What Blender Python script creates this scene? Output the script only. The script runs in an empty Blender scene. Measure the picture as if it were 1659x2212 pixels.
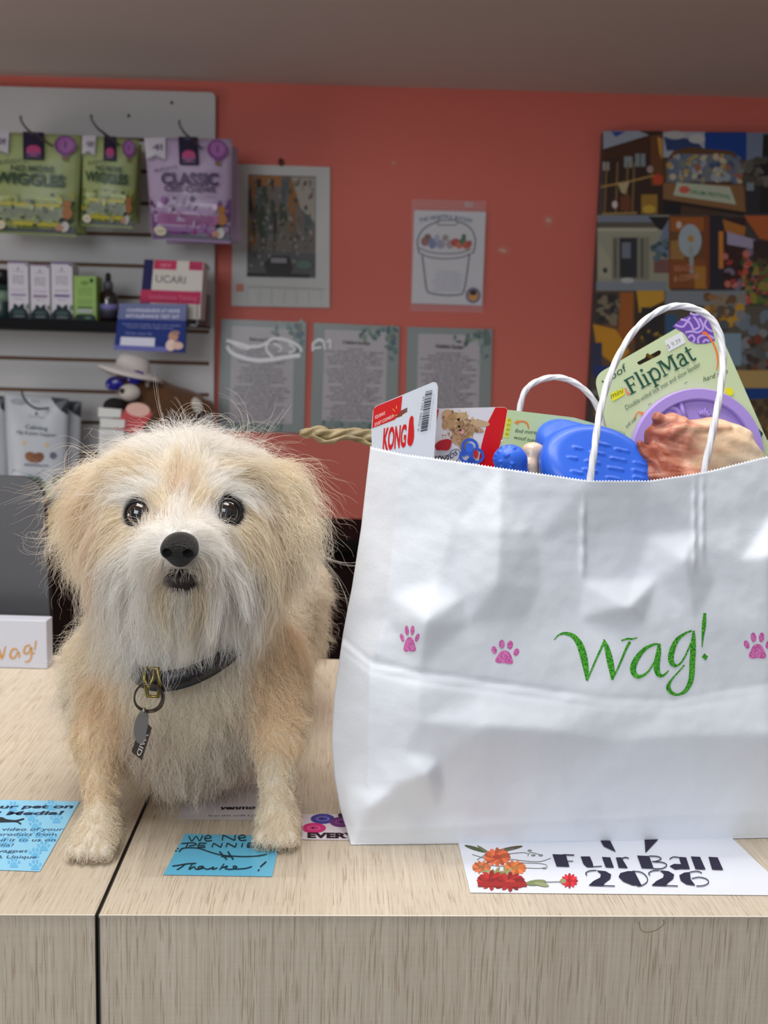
import bpy, bmesh, math, random
import numpy as np
from mathutils import Vector, Matrix, noise
from mathutils.bvhtree import BVHTree
from mathutils.kdtree import KDTree
from mathutils.geometry import tessellate_polygon, delaunay_2d_cdt

SC = bpy.context.scene
COL = SC.collection
random.seed(7)
RNG = np.random.default_rng(11)

# ------------------------------------------------------------------ camera
CAM_H = 0.366            # metres above the counter top (the counter top is z = 0)
PITCH = math.radians(8.2)
ROLL = 0.029
FPX = 2200.0
CF = Vector((0, math.cos(PITCH), -math.sin(PITCH)))
_U0 = Vector((0, math.sin(PITCH), math.cos(PITCH)))
_R0 = Vector((1, 0, 0))
CR = _R0 * math.cos(ROLL) + _U0 * math.sin(ROLL)
CU = -_R0 * math.sin(ROLL) + _U0 * math.cos(ROLL)
CP = Vector((0, 0, CAM_H))
cam_data = bpy.data.cameras.new('camera')
cam = bpy.data.objects.new('camera', cam_data)
COL.objects.link(cam)
cam.matrix_world = Matrix(((CR.x, CU.x, -CF.x, CP.x), (CR.y, CU.y, -CF.y, CP.y), (CR.z, CU.z, -CF.z, CP.z), (0, 0, 0, 1)))
cam_data.sensor_fit = 'HORIZONTAL'
cam_data.sensor_width = 36.0
cam_data.lens = FPX / 1659 * 36
cam_data.clip_start = 0.02
cam_data.dof.use_dof = True
cam_data.dof.focus_distance = 0.74
cam_data.dof.aperture_fstop = 13.0
SC.camera = cam

# ------------------------------------------------------------------ light and exposure
SC.view_settings.view_transform = 'Standard'
SC.view_settings.look = 'None'
SC.view_settings.gamma = 1
SC.view_settings.use_curve_mapping = False
SC.view_settings.exposure = 0.0
SC.cycles.diffuse_bounces = 8
SC.cycles.max_bounces = 14
world = bpy.data.worlds.new('world')
SC.world = world
world.use_nodes = True
world.node_tree.nodes['Background'].inputs[0].default_value = (0.80, 0.88, 1.0, 1)
world.node_tree.nodes['Background'].inputs[1].default_value = 0.42

def area(name, loc, target, size, sizey, power, color):
    l = bpy.data.lights.new(name, 'AREA')
    l.shape = 'RECTANGLE'; l.size = size; l.size_y = sizey
    l.energy = power; l.color = color
    o = bpy.data.objects.new(name, l)
    COL.objects.link(o)
    o.location = loc
    d = Vector(target) - Vector(loc)
    o.rotation_euler = d.to_track_quat('-Z', 'Y').to_euler()
    return o

area('ceiling_panel_light', (-0.25, 0.38, 1.52), (-0.1, 0.72, 0.0), 1.0, 0.45, 12.5, (1.0, 0.985, 0.96))
area('shop_window_daylight', (-1.2, -1.5, 1.05), (0.0, 0.9, 0.05), 1.6, 1.1, 29.0, (0.95, 0.97, 1.0))
area('rear_fill_light', (0.1, 0.95, 1.56), (0.0, 2.4, 0.2), 1.6, 0.4, 27.5, (1.0, 0.96, 0.93))  # added fill lamp that brightens the back wall
area('side_fill_light', (-2.4, 1.0, -0.25), (0.6, 2.0, 0.95), 0.9, 0.9, 11.0, (1.0, 0.95, 0.92))  # unseen fill lamp, added to lift the ceiling drop and back wall

# ------------------------------------------------------------------ pixel <-> world on real planes
def ray(px, py):
    return (CF + CR * ((px - 829.5) / FPX) - CU * ((py - 1106) / FPX))
def at_y(px, py, y):
    d = ray(px, py); return CP + d * (y / d.y)
def at_z(px, py, z=0.0):
    d = ray(px, py); return CP + d * ((z - CP.z) / d.z)
def on_plane(px, py, pt, n):
    d = ray(px, py); return CP + d * ((Vector(pt) - CP).dot(n) / d.dot(n))
def to_px(p):
    v = Vector(p) - CP; z = v.dot(CF)
    return (829.5 + FPX * v.dot(CR) / z, 1106 - FPX * v.dot(CU) / z)

# ------------------------------------------------------------------ materials
def lin(c):
    if isinstance(c, str):
        c = tuple(int(c[i:i + 2], 16) for i in (0, 2, 4))
    c = [x / 255.0 for x in c[:3]]
    return tuple(x / 12.92 if x <= 0.04045 else ((x + 0.055) / 1.055) ** 2.4 for x in c)
_mats = {}
def mat(name, color=(200, 200, 200), rough=0.5, metal=0.0, spec=0.5, bump=0.0, bscale=60, mottle=0.0, mscale=6, coat=0.0, sheen=0.0, sss=0.0):
    if name in _mats: return _mats[name]
    m = bpy.data.materials.new(name); m.use_nodes = True
    nt = m.node_tree; b = nt.nodes['Principled BSDF']
    c = lin(color)
    b.inputs['Base Color'].default_value = (*c, 1)
    b.inputs['Roughness'].default_value = rough
    b.inputs['Metallic'].default_value = metal
    b.inputs['Specular IOR Level'].default_value = spec
    b.inputs['Coat Weight'].default_value = coat
    b.inputs['Coat Roughness'].default_value = 0.08
    if sheen: b.inputs['Sheen Weight'].default_value = sheen
    if sss:
        b.inputs['Subsurface Weight'].default_value = sss
        b.inputs['Subsurface Radius'].default_value = (0.01, 0.005, 0.003)
        b.inputs['Subsurface Scale'].default_value = 1.0
    tc = nt.nodes.new('ShaderNodeTexCoord')
    if bump:
        n = nt.nodes.new('ShaderNodeTexNoise'); n.inputs['Scale'].default_value = bscale; n.inputs['Detail'].default_value = 4
        bp = nt.nodes.new('ShaderNodeBump'); bp.inputs['Strength'].default_value = bump; bp.inputs['Distance'].default_value = 0.002
        nt.links.new(tc.outputs['Object'], n.inputs['Vector'])
        nt.links.new(n.outputs['Fac'], bp.inputs['Height']); nt.links.new(bp.outputs['Normal'], b.inputs['Normal'])
    if mottle:
        n = nt.nodes.new('ShaderNodeTexNoise'); n.inputs['Scale'].default_value = mscale; n.inputs['Detail'].default_value = 5
        mx = nt.nodes.new('ShaderNodeMix'); mx.data_type = 'RGBA'
        mx.inputs[6].default_value = (*[x * (1 - mottle) for x in c], 1); mx.inputs[7].default_value = (*[min(1, x * (1 + mottle)) for x in c], 1)
        nt.links.new(tc.outputs['Object'], n.inputs['Vector'])
        nt.links.new(n.outputs['Fac'], mx.inputs[0]); nt.links.new(mx.outputs[2], b.inputs['Base Color'])
    _mats[name] = m
    return m
def print_mat(name, rough=0.35, spec=0.5, metal=0.0, coat=0.0, bump=0.0):
    """printed surface: the ink colour of each face comes from the mesh"""
    m = mat(name, (255, 255, 255), rough, metal, spec, bump=bump, bscale=200, coat=coat)
    nt = m.node_tree
    if not any(n.type == 'ATTRIBUTE' for n in nt.nodes):
        a = nt.nodes.new('ShaderNodeAttribute'); a.attribute_name = 'ink'
        nt.links.new(a.outputs['Color'], nt.nodes['Principled BSDF'].inputs['Base Color'])
    return m
def clear_mat(name, alpha=0.12, rough=0.05, color=(255, 255, 255)):
    if name in _mats: return _mats[name]
    m = bpy.data.materials.new(name); m.use_nodes = True
    nt = m.node_tree; nt.nodes.clear()
    out = nt.nodes.new('ShaderNodeOutputMaterial')
    t = nt.nodes.new('ShaderNodeBsdfTransparent'); t.inputs[0].default_value = (*lin(color), 1)
    g = nt.nodes.new('ShaderNodeBsdfGlossy'); g.inputs['Roughness'].default_value = rough
    mx = nt.nodes.new('ShaderNodeMixShader'); mx.inputs[0].default_value = alpha * 0.3
    nt.links.new(t.outputs[0], mx.inputs[1]); nt.links.new(g.outputs[0], mx.inputs[2])
    nt.links.new(mx.outputs[0], out.inputs[0])
    _mats[name] = m
    return m

# ------------------------------------------------------------------ object helpers
def tag(o, label=None, cat=None, group=None, kind=None):
    if label: o['label'] = label
    if cat: o['category'] = cat
    if group: o['group'] = group
    if kind: o['kind'] = kind
    return o
def thing(name, label, cat, loc=(0, 0, 0), group=None):
    o = bpy.data.objects.new(name, None); COL.objects.link(o)
    o.location = loc; o.empty_display_size = 0.02
    return tag(o, label, cat, group)
def link(name, me, m=None, parent=None, smooth=False):
    o = bpy.data.objects.new(name, me); COL.objects.link(o)
    if m is not None and not me.materials: me.materials.append(m)
    if smooth:
        me.polygons.foreach_set('use_smooth', [True] * len(me.polygons))
    if parent is not None:
        o.parent = parent
        # geometry is written in world coordinates: undo the ancestors' translation
        t = Vector((0, 0, 0)); p = parent
        while p is not None: t += Vector(p.location); p = p.parent
        o.location = -t
    return o
def recenter(o):
    """move a top-level mesh's origin to its base centre"""
    me = o.data
    vs = np.empty(len(me.vertices) * 3); me.vertices.foreach_get('co', vs); vs = vs.reshape(-1, 3)
    c = Vector(((vs[:, 0].min() + vs[:, 0].max()) / 2, (vs[:, 1].min() + vs[:, 1].max()) / 2, vs[:, 2].min()))
    me.transform(Matrix.Translation(-c)); o.location = c
    return o
def mesh_from(name, verts, faces):
    me = bpy.data.meshes.new(name)
    me.from_pydata([tuple(v) for v in verts], [], [tuple(f) for f in faces]); me.update()
    return me

class MB:
    """collects shapes into one mesh"""
    def __init__(self): self.v = []; self.f = []
    def add(self, vs, fs):
        k = len(self.v); self.v += [tuple(v) for v in vs]; self.f += [tuple(i + k for i in f) for f in fs]; return self
    def box(self, lo, hi, M=None, bev=0.0):
        bm = bmesh.new(); bmesh.ops.create_cube(bm, size=1)
        c = [(lo[i] + hi[i]) / 2 for i in range(3)]; s = [hi[i] - lo[i] for i in range(3)]
        for v in bm.verts: v.co = Vector((v.co.x * s[0] + c[0], v.co.y * s[1] + c[1], v.co.z * s[2] + c[2]))
        if bev: bmesh.ops.bevel(bm, geom=bm.edges[:], offset=bev, segments=2, affect='EDGES', profile=0.5)
        return self.bm(bm, M)
    def bm(self, bm, M=None):
        bm.verts.index_update()
        vs = [(M @ v.co if M else v.co.copy()) for v in bm.verts]
        fs = [[v.index for v in f.verts] for f in bm.faces]
        bm.free(); return self.add(vs, fs)
    def sphere(self, c, r, seg=20, M=None):
        bm = bmesh.new(); bmesh.ops.create_uvsphere(bm, u_segments=seg, v_segments=max(6, seg // 2), radius=1)
        r = r if hasattr(r, '__len__') else (r, r, r)
        for v in bm.verts: v.co = Vector((v.co.x * r[0], v.co.y * r[1], v.co.z * r[2]))
        T = Matrix.Translation(Vector(c)); return self.bm(bm, T @ M if M else T)
    def tube(self, pts, r, seg=8, closed=False, twist=None, caps=True):
        pts = [Vector(p) for p in pts]; n = len(pts)
        rs = r if hasattr(r, '__len__') else [r] * n
        vs = []; fs = []; up = None
        for i, p in enumerate(pts):
            a = pts[(i - 1) % n] if (closed or i > 0) else p; b = pts[(i + 1) % n] if (closed or i < n - 1) else p
            t = (b - a).normalized()
            if up is None:
                up = t.orthogonal().normalized()
            up = (up - t * up.dot(t)).normalized(); w = t.cross(up)
            for k in range(seg):
                an = 2 * math.pi * k / seg; rr = rs[i]
                if twist:
                    lob, amp, rate = twist
                    rr = rs[i] * (1 - amp + amp * abs(math.cos((lob / 2) * (an + rate * i))))
                vs.append(p + (up * math.cos(an) + w * math.sin(an)) * rr)
        m = n if closed else n - 1
        for i in range(m):
            for k in range(seg):
                j = (i + 1) % n
                fs.append((i * seg + k, i * seg + (k + 1) % seg, j * seg + (k + 1) % seg, j * seg + k))
        if caps and not closed:
            fs.append(tuple(range(seg))[::-1]); fs.append(tuple((n - 1) * seg + k for k in range(seg)))
        return self.add(vs, fs)
    def lathe(self, prof, c, seg=28, M=None):
        vs = []; fs = []
        for (r, z) in prof:
            for k in range(seg):
                a = 2 * math.pi * k / seg; p = Vector((r * math.cos(a), r * math.sin(a), z))
                vs.append((M @ p if M else p) + Vector(c))
        for i in range(len(prof) - 1):
            for k in range(seg):
                fs.append((i * seg + k, i * seg + (k + 1) % seg, (i + 1) * seg + (k + 1) % seg, (i + 1) * seg + k))
        fs.append(tuple(range(seg))[::-1]); fs.append(tuple((len(prof) - 1) * seg + k for k in range(seg)))
        return self.add(vs, fs)
    def build(self, name, m, parent=None, smooth=False):
        return link(name, mesh_from(name, self.v, self.f), m, parent, smooth)

def rounded(pts, rad, seg=5):
    """round the corners of a polygon; rad may be a list"""
    out = []; n = len(pts)
    for i in range(n):
        p = Vector((*pts[i][:2], 0)); a = Vector((*pts[i - 1][:2], 0)); b = Vector((*pts[(i + 1) % n][:2], 0))
        r = rad[i] if hasattr(rad, '__len__') else rad
        if r <= 0: out.append((p.x, p.y)); continue
        da = (a - p); db = (b - p); ra = min(r, da.length * .49); rb = min(r, db.length * .49)
        q0 = p + da.normalized() * ra; q1 = p + db.normalized() * rb
        for k in range(seg + 1):
            t = k / seg; q = q0 * (1 - t) ** 2 + p * 2 * t * (1 - t) + q1 * t * t
            out.append((q.x, q.y))
    return out
def smoothline(pts, n=6, closed=False):
    """Catmull-Rom through points"""
    P = [np.array(p, float) for p in pts]; out = []; m = len(P)
    rng = range(m if closed else m - 1)
    for i in rng:
        p0 = P[i - 1] if (closed or i > 0) else P[i]; p1 = P[i]; p2 = P[(i + 1) % m]
        p3 = P[(i + 2) % m] if (closed or i + 2 < m) else p2
        for k in range(n):
            t = k / n
            out.append(0.5 * ((2 * p1) + (-p0 + p2) * t + (2 * p0 - 5 * p1 + 4 * p2 - p3) * t * t + (-p0 + 3 * p1 - 3 * p2 + p3) * t ** 3))
    if not closed: out.append(P[-1])
    return [tuple(float(x) for x in p) for p in out]

_tc = {}
def text_mesh(s, bold=0.0, shear=0.0):
    key = (s, bold, shear)
    if key in _tc: return _tc[key]
    cu = bpy.data.curves.new('t', 'FONT'); cu.body = s; cu.size = 1; cu.offset = bold; cu.shear = shear; cu.resolution_u = 4
    o = bpy.data.objects.new('t', cu); COL.objects.link(o)
    bpy.context.view_layer.update()
    me = o.to_mesh()
    vs = [(v.co.x, v.co.y) for v in me.vertices]; fs = [tuple(p.vertices) for p in me.polygons]
    o.to_mesh_clear(); bpy.data.objects.remove(o); bpy.data.curves.remove(cu)
    _tc[key] = (vs, fs); return vs, fs

class Art:
    """flat printed shapes in a 2-D frame, mapped onto a real surface, one mesh, ink colour per face.
    mapping(u, v) -> (point, normal)"""
    def __init__(self, mapping, step=0.00002, base=0.00015):
        self.map = mapping; self.v = []; self.f = []; self.c = []; self.step = step; self.k = base
    def _put(self, vs, fs, color):
        k = len(self.v)
        for (u, w) in vs:
            p, n = self.map(u, w); self.v.append(tuple(p + n * self.k))
        c = lin(color)
        for f in fs:
            self.f.append(tuple(i + k for i in f)); self.c.append(c)
        self.k += self.step
        return self
    def poly(self, pts, color):
        pts = [tuple(p[:2]) for p in pts]
        tri = tessellate_polygon([[Vector((x, y, 0)) for x, y in pts]])
        return self._put(pts, tri, color)
    def rect(self, x0, y0, x1, y1, color): return self.poly([(x0, y0), (x1, y0), (x1, y1), (x0, y1)], color)
    def ell(self, cx, cy, rx, ry, color, rot=0.0, n=20):
        c, s = math.cos(rot), math.sin(rot)
        return self.poly([(cx + c * rx * math.cos(t) - s * ry * math.sin(t), cy + s * rx * math.cos(t) + c * ry * math.sin(t)) for t in [2 * math.pi * i / n for i in range(n)]], color)
    def stroke(self, pts, w, color, smooth=0, closed=False):
        if smooth: pts = smoothline([p if len(p) > 2 else (*p, w) for p in pts], smooth, closed)
        else: pts = [p if len(p) > 2 else (*p, w) for p in pts]
        n = len(pts); L = []; R = []
        for i, p in enumerate(pts):
            a = pts[(i - 1) % n] if (closed or i > 0) else p; b = pts[(i + 1) % n] if (closed or i < n - 1) else p
            dx, dy = b[0] - a[0], b[1] - a[1]; l = math.hypot(dx, dy) or 1
            L.append((p[0] - dy / l * p[2] / 2, p[1] + dx / l * p[2] / 2)); R.append((p[0] + dy / l * p[2] / 2, p[1] - dx / l * p[2] / 2))
        fs = [(i, (i + 1) % n, n + (i + 1) % n, n + i) for i in range(n if closed else n - 1)]
        return self._put(L + R, fs, color)
    def text(self, s, p0, p1, up, color, bold=0.0, shear=0.0, arc=0.0):
        """baseline from p0 to p1 (the text is fitted to it), cap height vector up"""
        vs, fs = text_mesh(s, bold, shear)
        if not vs: return self
        x0 = min(v[0] for v in vs); x1 = max(v[0] for v in vs); w = (x1 - x0) or 1
        H = 0.73
        out = []
        for x, y in vs:
            t = (x - x0) / w; h = y / H + arc * 4 * t * (1 - t)
            out.append((p0[0] + (p1[0] - p0[0]) * t + up[0] * h, p0[1] + (p1[1] - p0[1]) * t + up[1] * h))
        return self._put(out, fs, color)
    def paw(self, cx, cy, s, color, rot=0.0, sx=1.0, edge=None):
        c, q = math.cos(rot), math.sin(rot)
        def T(x, y): return (cx + (c * x - q * y) * s * sx, cy + (q * x + c * y) * s)
        pad = smoothline([T(*p) for p in [(0, -.05), (.25, .05), (.42, .35), (.5, .62), (.3, .72), (0, .68), (-.3, .72), (-.5, .62), (-.42, .35), (-.25, .05)]], 3, True)
        toes = [(-.62, -.02, .15, .23, -.35), (-.23, -.4, .16, .26, -.1), (.23, -.4, .16, .26, .1), (.62, -.02, .15, .23, .35)]
        for (sc, co) in (((1.0, edge), (0.86, color)) if edge else ((1.0, color),)):
            mid = T(0, .38)
            self.poly([(mid[0] + (x - mid[0]) * sc, mid[1] + (y - mid[1]) * sc) for x, y in pad], co); self.k -= self.step
            for (x, y, a, b, r) in toes:
                p = T(x, y)
                self.ell(p[0], p[1], a * s * sc * sx, b * s * sc, co, rot + r, 12); self.k -= self.step
            self.k += self.step
        return self
    def build(self, name, m, parent=None):
        me = mesh_from(name, self.v, self.f)
        ca = me.color_attributes.new('ink', 'FLOAT_COLOR', 'CORNER')
        buf = np.ones((len(me.loops), 4), dtype=np.float32); i = 0
        for p in me.polygons:
            n = len(p.vertices); buf[p.loop_start:p.loop_start + n, :3] = self.c[p.index]
        ca.data.foreach_set('color', buf.ravel())
        return link(name, me, m, parent)

def px_plane(pt, n):
    """mapping from photo pixels to a real plane"""
    n = Vector(n).normalized()
    if n.dot(Vector(pt) - CP) > 0: n = -n
    return lambda u, v: (on_plane(u, v, pt, n), n)
def px_surface(bvh, fallback):
    def f(u, v):
        d = ray(u, v).normalized()
        hit, nn, i, dist = bvh.ray_cast(CP, d)
        if hit is None: return fallback(u, v)
        if nn.dot(d) > 0: nn = -nn
        return hit, (nn - d).normalized()
    return f
def slab(name, outline, mapping, thick, m, parent=None, holes=(), bulge=0.0):
    """a real card or panel: outline (2-D) on a plane, with thickness behind it"""
    loops = [[tuple(p[:2]) for p in outline]] + [[tuple(p[:2]) for p in h] for h in holes]
    flat = [p for l in loops for p in l]
    tri = tessellate_polygon([[Vector((x, y, 0)) for x, y in l] for l in loops])
    F = []; B = []
    for (u, v) in flat:
        p, n = mapping(u, v); F.append(p); B.append(p - n * thick)
    N = len(flat); faces = [tuple(t) for t in tri] + [tuple(i + N for i in t[::-1]) for t in tri]
    k = 0
    for l in loops:
        for i in range(len(l)):
            a = k + i; b = k + (i + 1) % len(l); faces.append((a, b, b + N, a + N))
        k += len(l)
    me = mesh_from(name, F + B, faces)
    bm = bmesh.new(); bm.from_mesh(me); bmesh.ops.recalc_face_normals(bm, faces=bm.faces); bm.to_mesh(me); bm.free()
    return link(name, me, m, parent)

# ------------------------------------------------------------------ implicit surfaces (organic shapes)
def s_ell(P, c, r):
    q = (P - np.array(c)) / np.array(r); k = np.sqrt((q ** 2).sum(-1)); k2 = np.sqrt(((q / np.array(r)) ** 2).sum(-1)) + 1e-9
    return k * (k - 1) / k2
def s_cap(P, a, b, ra, rb):
    a = np.array(a, float); b = np.array(b, float); ab = b - a
    t = np.clip(((P - a) @ ab) / (ab @ ab), 0, 1)
    return np.sqrt(((P - a - t[..., None] * ab) ** 2).sum(-1)) - (ra + (rb - ra) * t)
def smin(a, b, k):
    h = np.clip(0.5 + 0.5 * (b - a) / k, 0, 1)
    return b * (1 - h) + a * h - k * h * (1 - h)
def surface_nets(fn, lo, hi, h):
    lo = np.array(lo, float); hi = np.array(hi, float)
    n = np.ceil((hi - lo) / h).astype(int) + 1
    ax = [lo[i] + h * np.arange(n[i]) for i in range(3)]
    G = np.stack(np.meshgrid(*ax, indexing='ij'), -1)
    V = fn(G.reshape(-1, 3)).reshape(n)
    S = V < 0
    c = [S[i:n[0] - 1 + i, j:n[1] - 1 + j, k:n[2] - 1 + k] for i in (0, 1) for j in (0, 1) for k in (0, 1)]
    cnt = sum(x.astype(int) for x in c); act = (cnt > 0) & (cnt < 8)
    idx = -np.ones(act.shape, int); cells = np.argwhere(act); idx[act] = np.arange(len(cells))
    pos = np.zeros((len(cells), 3)); w = np.zeros(len(cells))
    cor = [(i, j, k) for i in (0, 1) for j in (0, 1) for k in (0, 1)]
    for a in range(8):
        for b in range(a + 1, 8):
            d = np.abs(np.array(cor[a]) - cor[b])
            if d.sum() != 1: continue
            va = V[tuple((cells + cor[a]).T)]; vb = V[tuple((cells + cor[b]).T)]
            m = (va < 0) != (vb < 0); t = np.where(m, va / np.where(m, va - vb, 1), 0)
            pos += m[:, None] * (np.array(cor[a]) + t[:, None] * (np.array(cor[b]) - np.array(cor[a]))); w += m
    pos = lo + h * (cells + pos / w[:, None])
    faces = []
    for axis in range(3):
        o1 = [0, 0, 0]; o2 = [0, 0, 0]; u, v = [(1, 2), (2, 0), (0, 1)][axis]; o1[u] = 1; o2[v] = 1
        sl_a = [slice(None)] * 3; sl_b = [slice(None)] * 3
        sl_a[axis] = slice(0, n[axis] - 1); sl_b[axis] = slice(1, n[axis])
        A = S[tuple(sl_a)]; B = S[tuple(sl_b)]
        E = np.argwhere(A != B)
        E = E[(E[:, u] > 0) & (E[:, v] > 0) & (E[:, u] < n[u] - 1) & (E[:, v] < n[v] - 1)]
        o1 = np.array(o1); o2 = np.array(o2)
        q = np.stack([idx[tuple(E.T)], idx[tuple((E - o1).T)], idx[tuple((E - o1 - o2).T)], idx[tuple((E - o2).T)]], -1)
        flip = A[tuple(E.T)]
        q[~flip] = q[~flip][:, ::-1]
        faces.append(q)
    F = np.concatenate(faces)
    return pos, F[(F >= 0).all(1)]
def implicit_object(name, fn, lo, hi, h, m, parent=None):
    v, f = surface_nets(fn, lo, hi, h)
    return link(name, mesh_from(name, v, f), m, parent, smooth=True)
# ================================================================== the room
WY = 2.55
SOFFIT_Z = at_y(830, 187, WY).z
CEIL_Z = 1.62
FLOOR_Z = -1.06
def struct(o, label=None):
    o['kind'] = 'structure'
    if label: o['label'] = label
    return o
wall_m = mat('coral_wall_paint', (205, 103, 89), 0.62, mottle=0.05, mscale=1.5, bump=0.12, bscale=90)
ceil_m = mat('grey_ceiling_paint', (206, 194, 188), 0.8, mottle=0.03, mscale=2, bump=0.1, bscale=60)
white_wall = mat('off_white_wall_paint', (190, 186, 180), 0.8)
floor_m = mat('grey_floor_vinyl', (96, 90, 84), 0.55, mottle=0.12, mscale=5)
o = MB().box((-2.6, WY, FLOOR_Z), (2.6, WY + 0.1, CEIL_Z)).build('wall_back', wall_m); struct(o)
o = MB().box((-2.7, -2.6, FLOOR_Z), (-2.6, WY + 0.1, CEIL_Z)).build('wall_left', white_wall); struct(o)
o = MB().box((2.6, -2.6, FLOOR_Z), (2.7, WY + 0.1, CEIL_Z)).build('wall_right', white_wall); struct(o)
o = MB().box((-2.7, -2.6, FLOOR_Z - 0.05), (2.7, WY + 0.1, FLOOR_Z)).build('floor', floor_m); struct(o)
o = MB().box((-2.7, -0.9, CEIL_Z), (2.7, WY + 0.1, CEIL_Z + 0.06)).build('ceiling', ceil_m); struct(o)
o = MB().box((-2.6, 1.35, SOFFIT_Z), (2.6, WY, CEIL_Z)).build('trim_1', ceil_m)
struct(o, 'low grey ceiling drop running above the back wall')

# counter ---------------------------------------------------------------
EA = at_z(0, 1977.5); EB = at_z(1659, 1981.5)
EX = (EB - EA).normalized(); YAW = math.atan2(EX.y, EX.x)
EN = Vector((-EX.y, EX.x, 0))
SA = at_z(209, 1978.5); SB = at_z(322, 1722)
SD = (SB - SA).normalized()
DEPTH = 0.60
def wood(name, base, dark, rz):
    m = bpy.data.materials.new(name); m.use_nodes = True; nt = m.node_tree; b = nt.nodes['Principled BSDF']
    tc = nt.nodes.new('ShaderNodeTexCoord'); mp = nt.nodes.new('ShaderNodeMapping'); mp.inputs['Rotation'].default_value = (0, 0, rz)
    nt.links.new(tc.outputs['Object'], mp.inputs['Vector'])
    def nz(sc, detail, rough=0.5):
        s = nt.nodes.new('ShaderNodeMapping'); s.inputs['Scale'].default_value = sc; nt.links.new(mp.outputs[0], s.inputs[0])
        n = nt.nodes.new('ShaderNodeTexNoise'); n.inputs['Scale'].default_value = 1; n.inputs['Detail'].default_value = detail; n.inputs['Roughness'].default_value = rough
        nt.links.new(s.outputs[0], n.inputs['Vector']); return n.outputs['Fac']
    def ramp(x, a, bb, ca=(0, 0, 0), cb=(1, 1, 1)):
        r = nt.nodes.new('ShaderNodeValToRGB'); r.color_ramp.elements[0].position = a; r.color_ramp.elements[1].position = bb
        r.color_ramp.elements[0].color = (*ca, 1); r.color_ramp.elements[1].color = (*cb, 1)
        nt.links.new(x, r.inputs[0]); return r.outputs[0]
    def mix(f, a, bcol, blend='MIX'):
        x = nt.nodes.new('ShaderNodeMix'); x.data_type = 'RGBA'; x.blend_type = blend
        for s, i in ((f, 0), (a, 6), (bcol, 7)):
            if hasattr(s, 'default_value') and not isinstance(s, (tuple, float)): nt.links.new(s, x.inputs[i])
            elif isinstance(s, float): x.inputs[i].default_value = s
            else: x.inputs[i].default_value = (*s, 1)
        return x.outputs[2]
    B = lin(base); D = lin(dark); L = tuple(min(1, x * 1.12) for x in B)
    broad = ramp(nz((9, 1.3, 1.3), 3), 0.3, 0.72)
    c = mix(broad, B, L)
    fine = ramp(nz((1000, 34, 34), 1, 0.5), 0.36, 0.43, (1, 1, 1), (0, 0, 0))       # short pores
    gate = ramp(nz((60, 12, 12), 2), 0.30, 0.52)
    mul = nt.nodes.new('ShaderNodeMath'); mul.operation = 'MULTIPLY'; nt.links.new(fine, mul.inputs[0]); nt.links.new(gate, mul.inputs[1])
    m2 = nt.nodes.new('ShaderNodeMath'); m2.operation = 'MULTIPLY'; m2.inputs[1].default_value = 0.5; nt.links.new(mul.outputs[0], m2.inputs[0])
    c = mix(m2.outputs[0], c, D)
    streak = ramp(nz((420, 6, 6), 3, 0.6), 0.35, 0.75)
    s2 = nt.nodes.new('ShaderNodeMath'); s2.operation = 'MULTIPLY'; s2.inputs[1].default_value = 0.34; nt.links.new(streak, s2.inputs[0])
    c = mix(s2.outputs[0], c, D)
    cross = ramp(nz((14, 620, 620), 1), 0.45, 0.6)
    s3 = nt.nodes.new('ShaderNodeMath'); s3.operation = 'MULTIPLY'; s3.inputs[1].default_value = 0.04; nt.links.new(cross, s3.inputs[0])
    c = mix(s3.outputs[0], c, D)
    nt.links.new(c, b.inputs['Base Color']); b.inputs['Roughness'].default_value = 0.42; b.inputs['Specular IOR Level'].default_value = 0.35
    return m
wood_m = wood('pale_ash_laminate', (206, 195, 176), (146, 120, 92), -YAW)
edge_m = mat('dark_edge_strip', (38, 32, 28), 0.5)
bright_edge = mat('laminate_edge_highlight', (225, 216, 200), 0.4)

def prism(pts, z0, z1):
    n = len(pts); vs = [(p.x, p.y, z0) for p in pts] + [(p.x, p.y, z1) for p in pts]
    fs = [tuple(range(n))[::-1], tuple(range(n, 2 * n))] + [(i, (i + 1) % n, (i + 1) % n + n, i + n) for i in range(n)]
    return vs, fs
def counter(label, p0, p1, back, s0, s1, seam_left):
    t = thing('shop_counter', label, 'counter', (((p0.x + p1.x) / 2), (p0.y + p1.y) / 2 + .3, FLOOR_Z))
    pts = [p0, p1, back[1], back[0]]
    v, f = prism(pts, -0.0012, 0.0); MB().add(v, f).build('counter_top', wood_m, t)
    # front panel a hair behind the lip of the top
    e = EN * 0.0012
    q = [p0 + e, p1 + e, p1 + e + EN * 0.02, p0 + e + EN * 0.02]
    v, f = prism(q, FLOOR_Z, -0.0013); MB().add(v, f).build('front_panel', wood_m, t)
    q = [p0, p1, p1 + EN * 0.0012, p0 + EN * 0.0012]
    v, f = prism(q, -0.0006, 0.0004); MB().add(v, f).build('edge_trim', bright_edge, t)
    # dark end board facing the seam
    a, b = s0, s1; w = EX * (0.0008 if seam_left else -0.0008)
    q = [a, a + w, b + w, b] if seam_left else [a + w, a, b, b + w]
    v, f = prism(q, FLOOR_Z, 0.0006); MB().add(v, f).build('seam_strip', edge_m, t)
    return t
gap = EX * 0.0005
backL = SA + SD * (DEPTH / SD.dot(EN))
leftP = EA - EX * 0.9; rightP = EB + EX * 0.9
counter('left section of the pale ash shop counter, under the dog\'s left-hand paw in the photo', leftP, SA - gap, (leftP + SD * (DEPTH / SD.dot(EN)), backL - gap), SA - gap, backL - gap, False)
counter('long right section of the pale ash shop counter, carrying the white shopping bag', SA + gap, rightP, (backL + gap, rightP + SD * (DEPTH / SD.dot(EN))), SA + gap, backL + gap, True)
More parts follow.
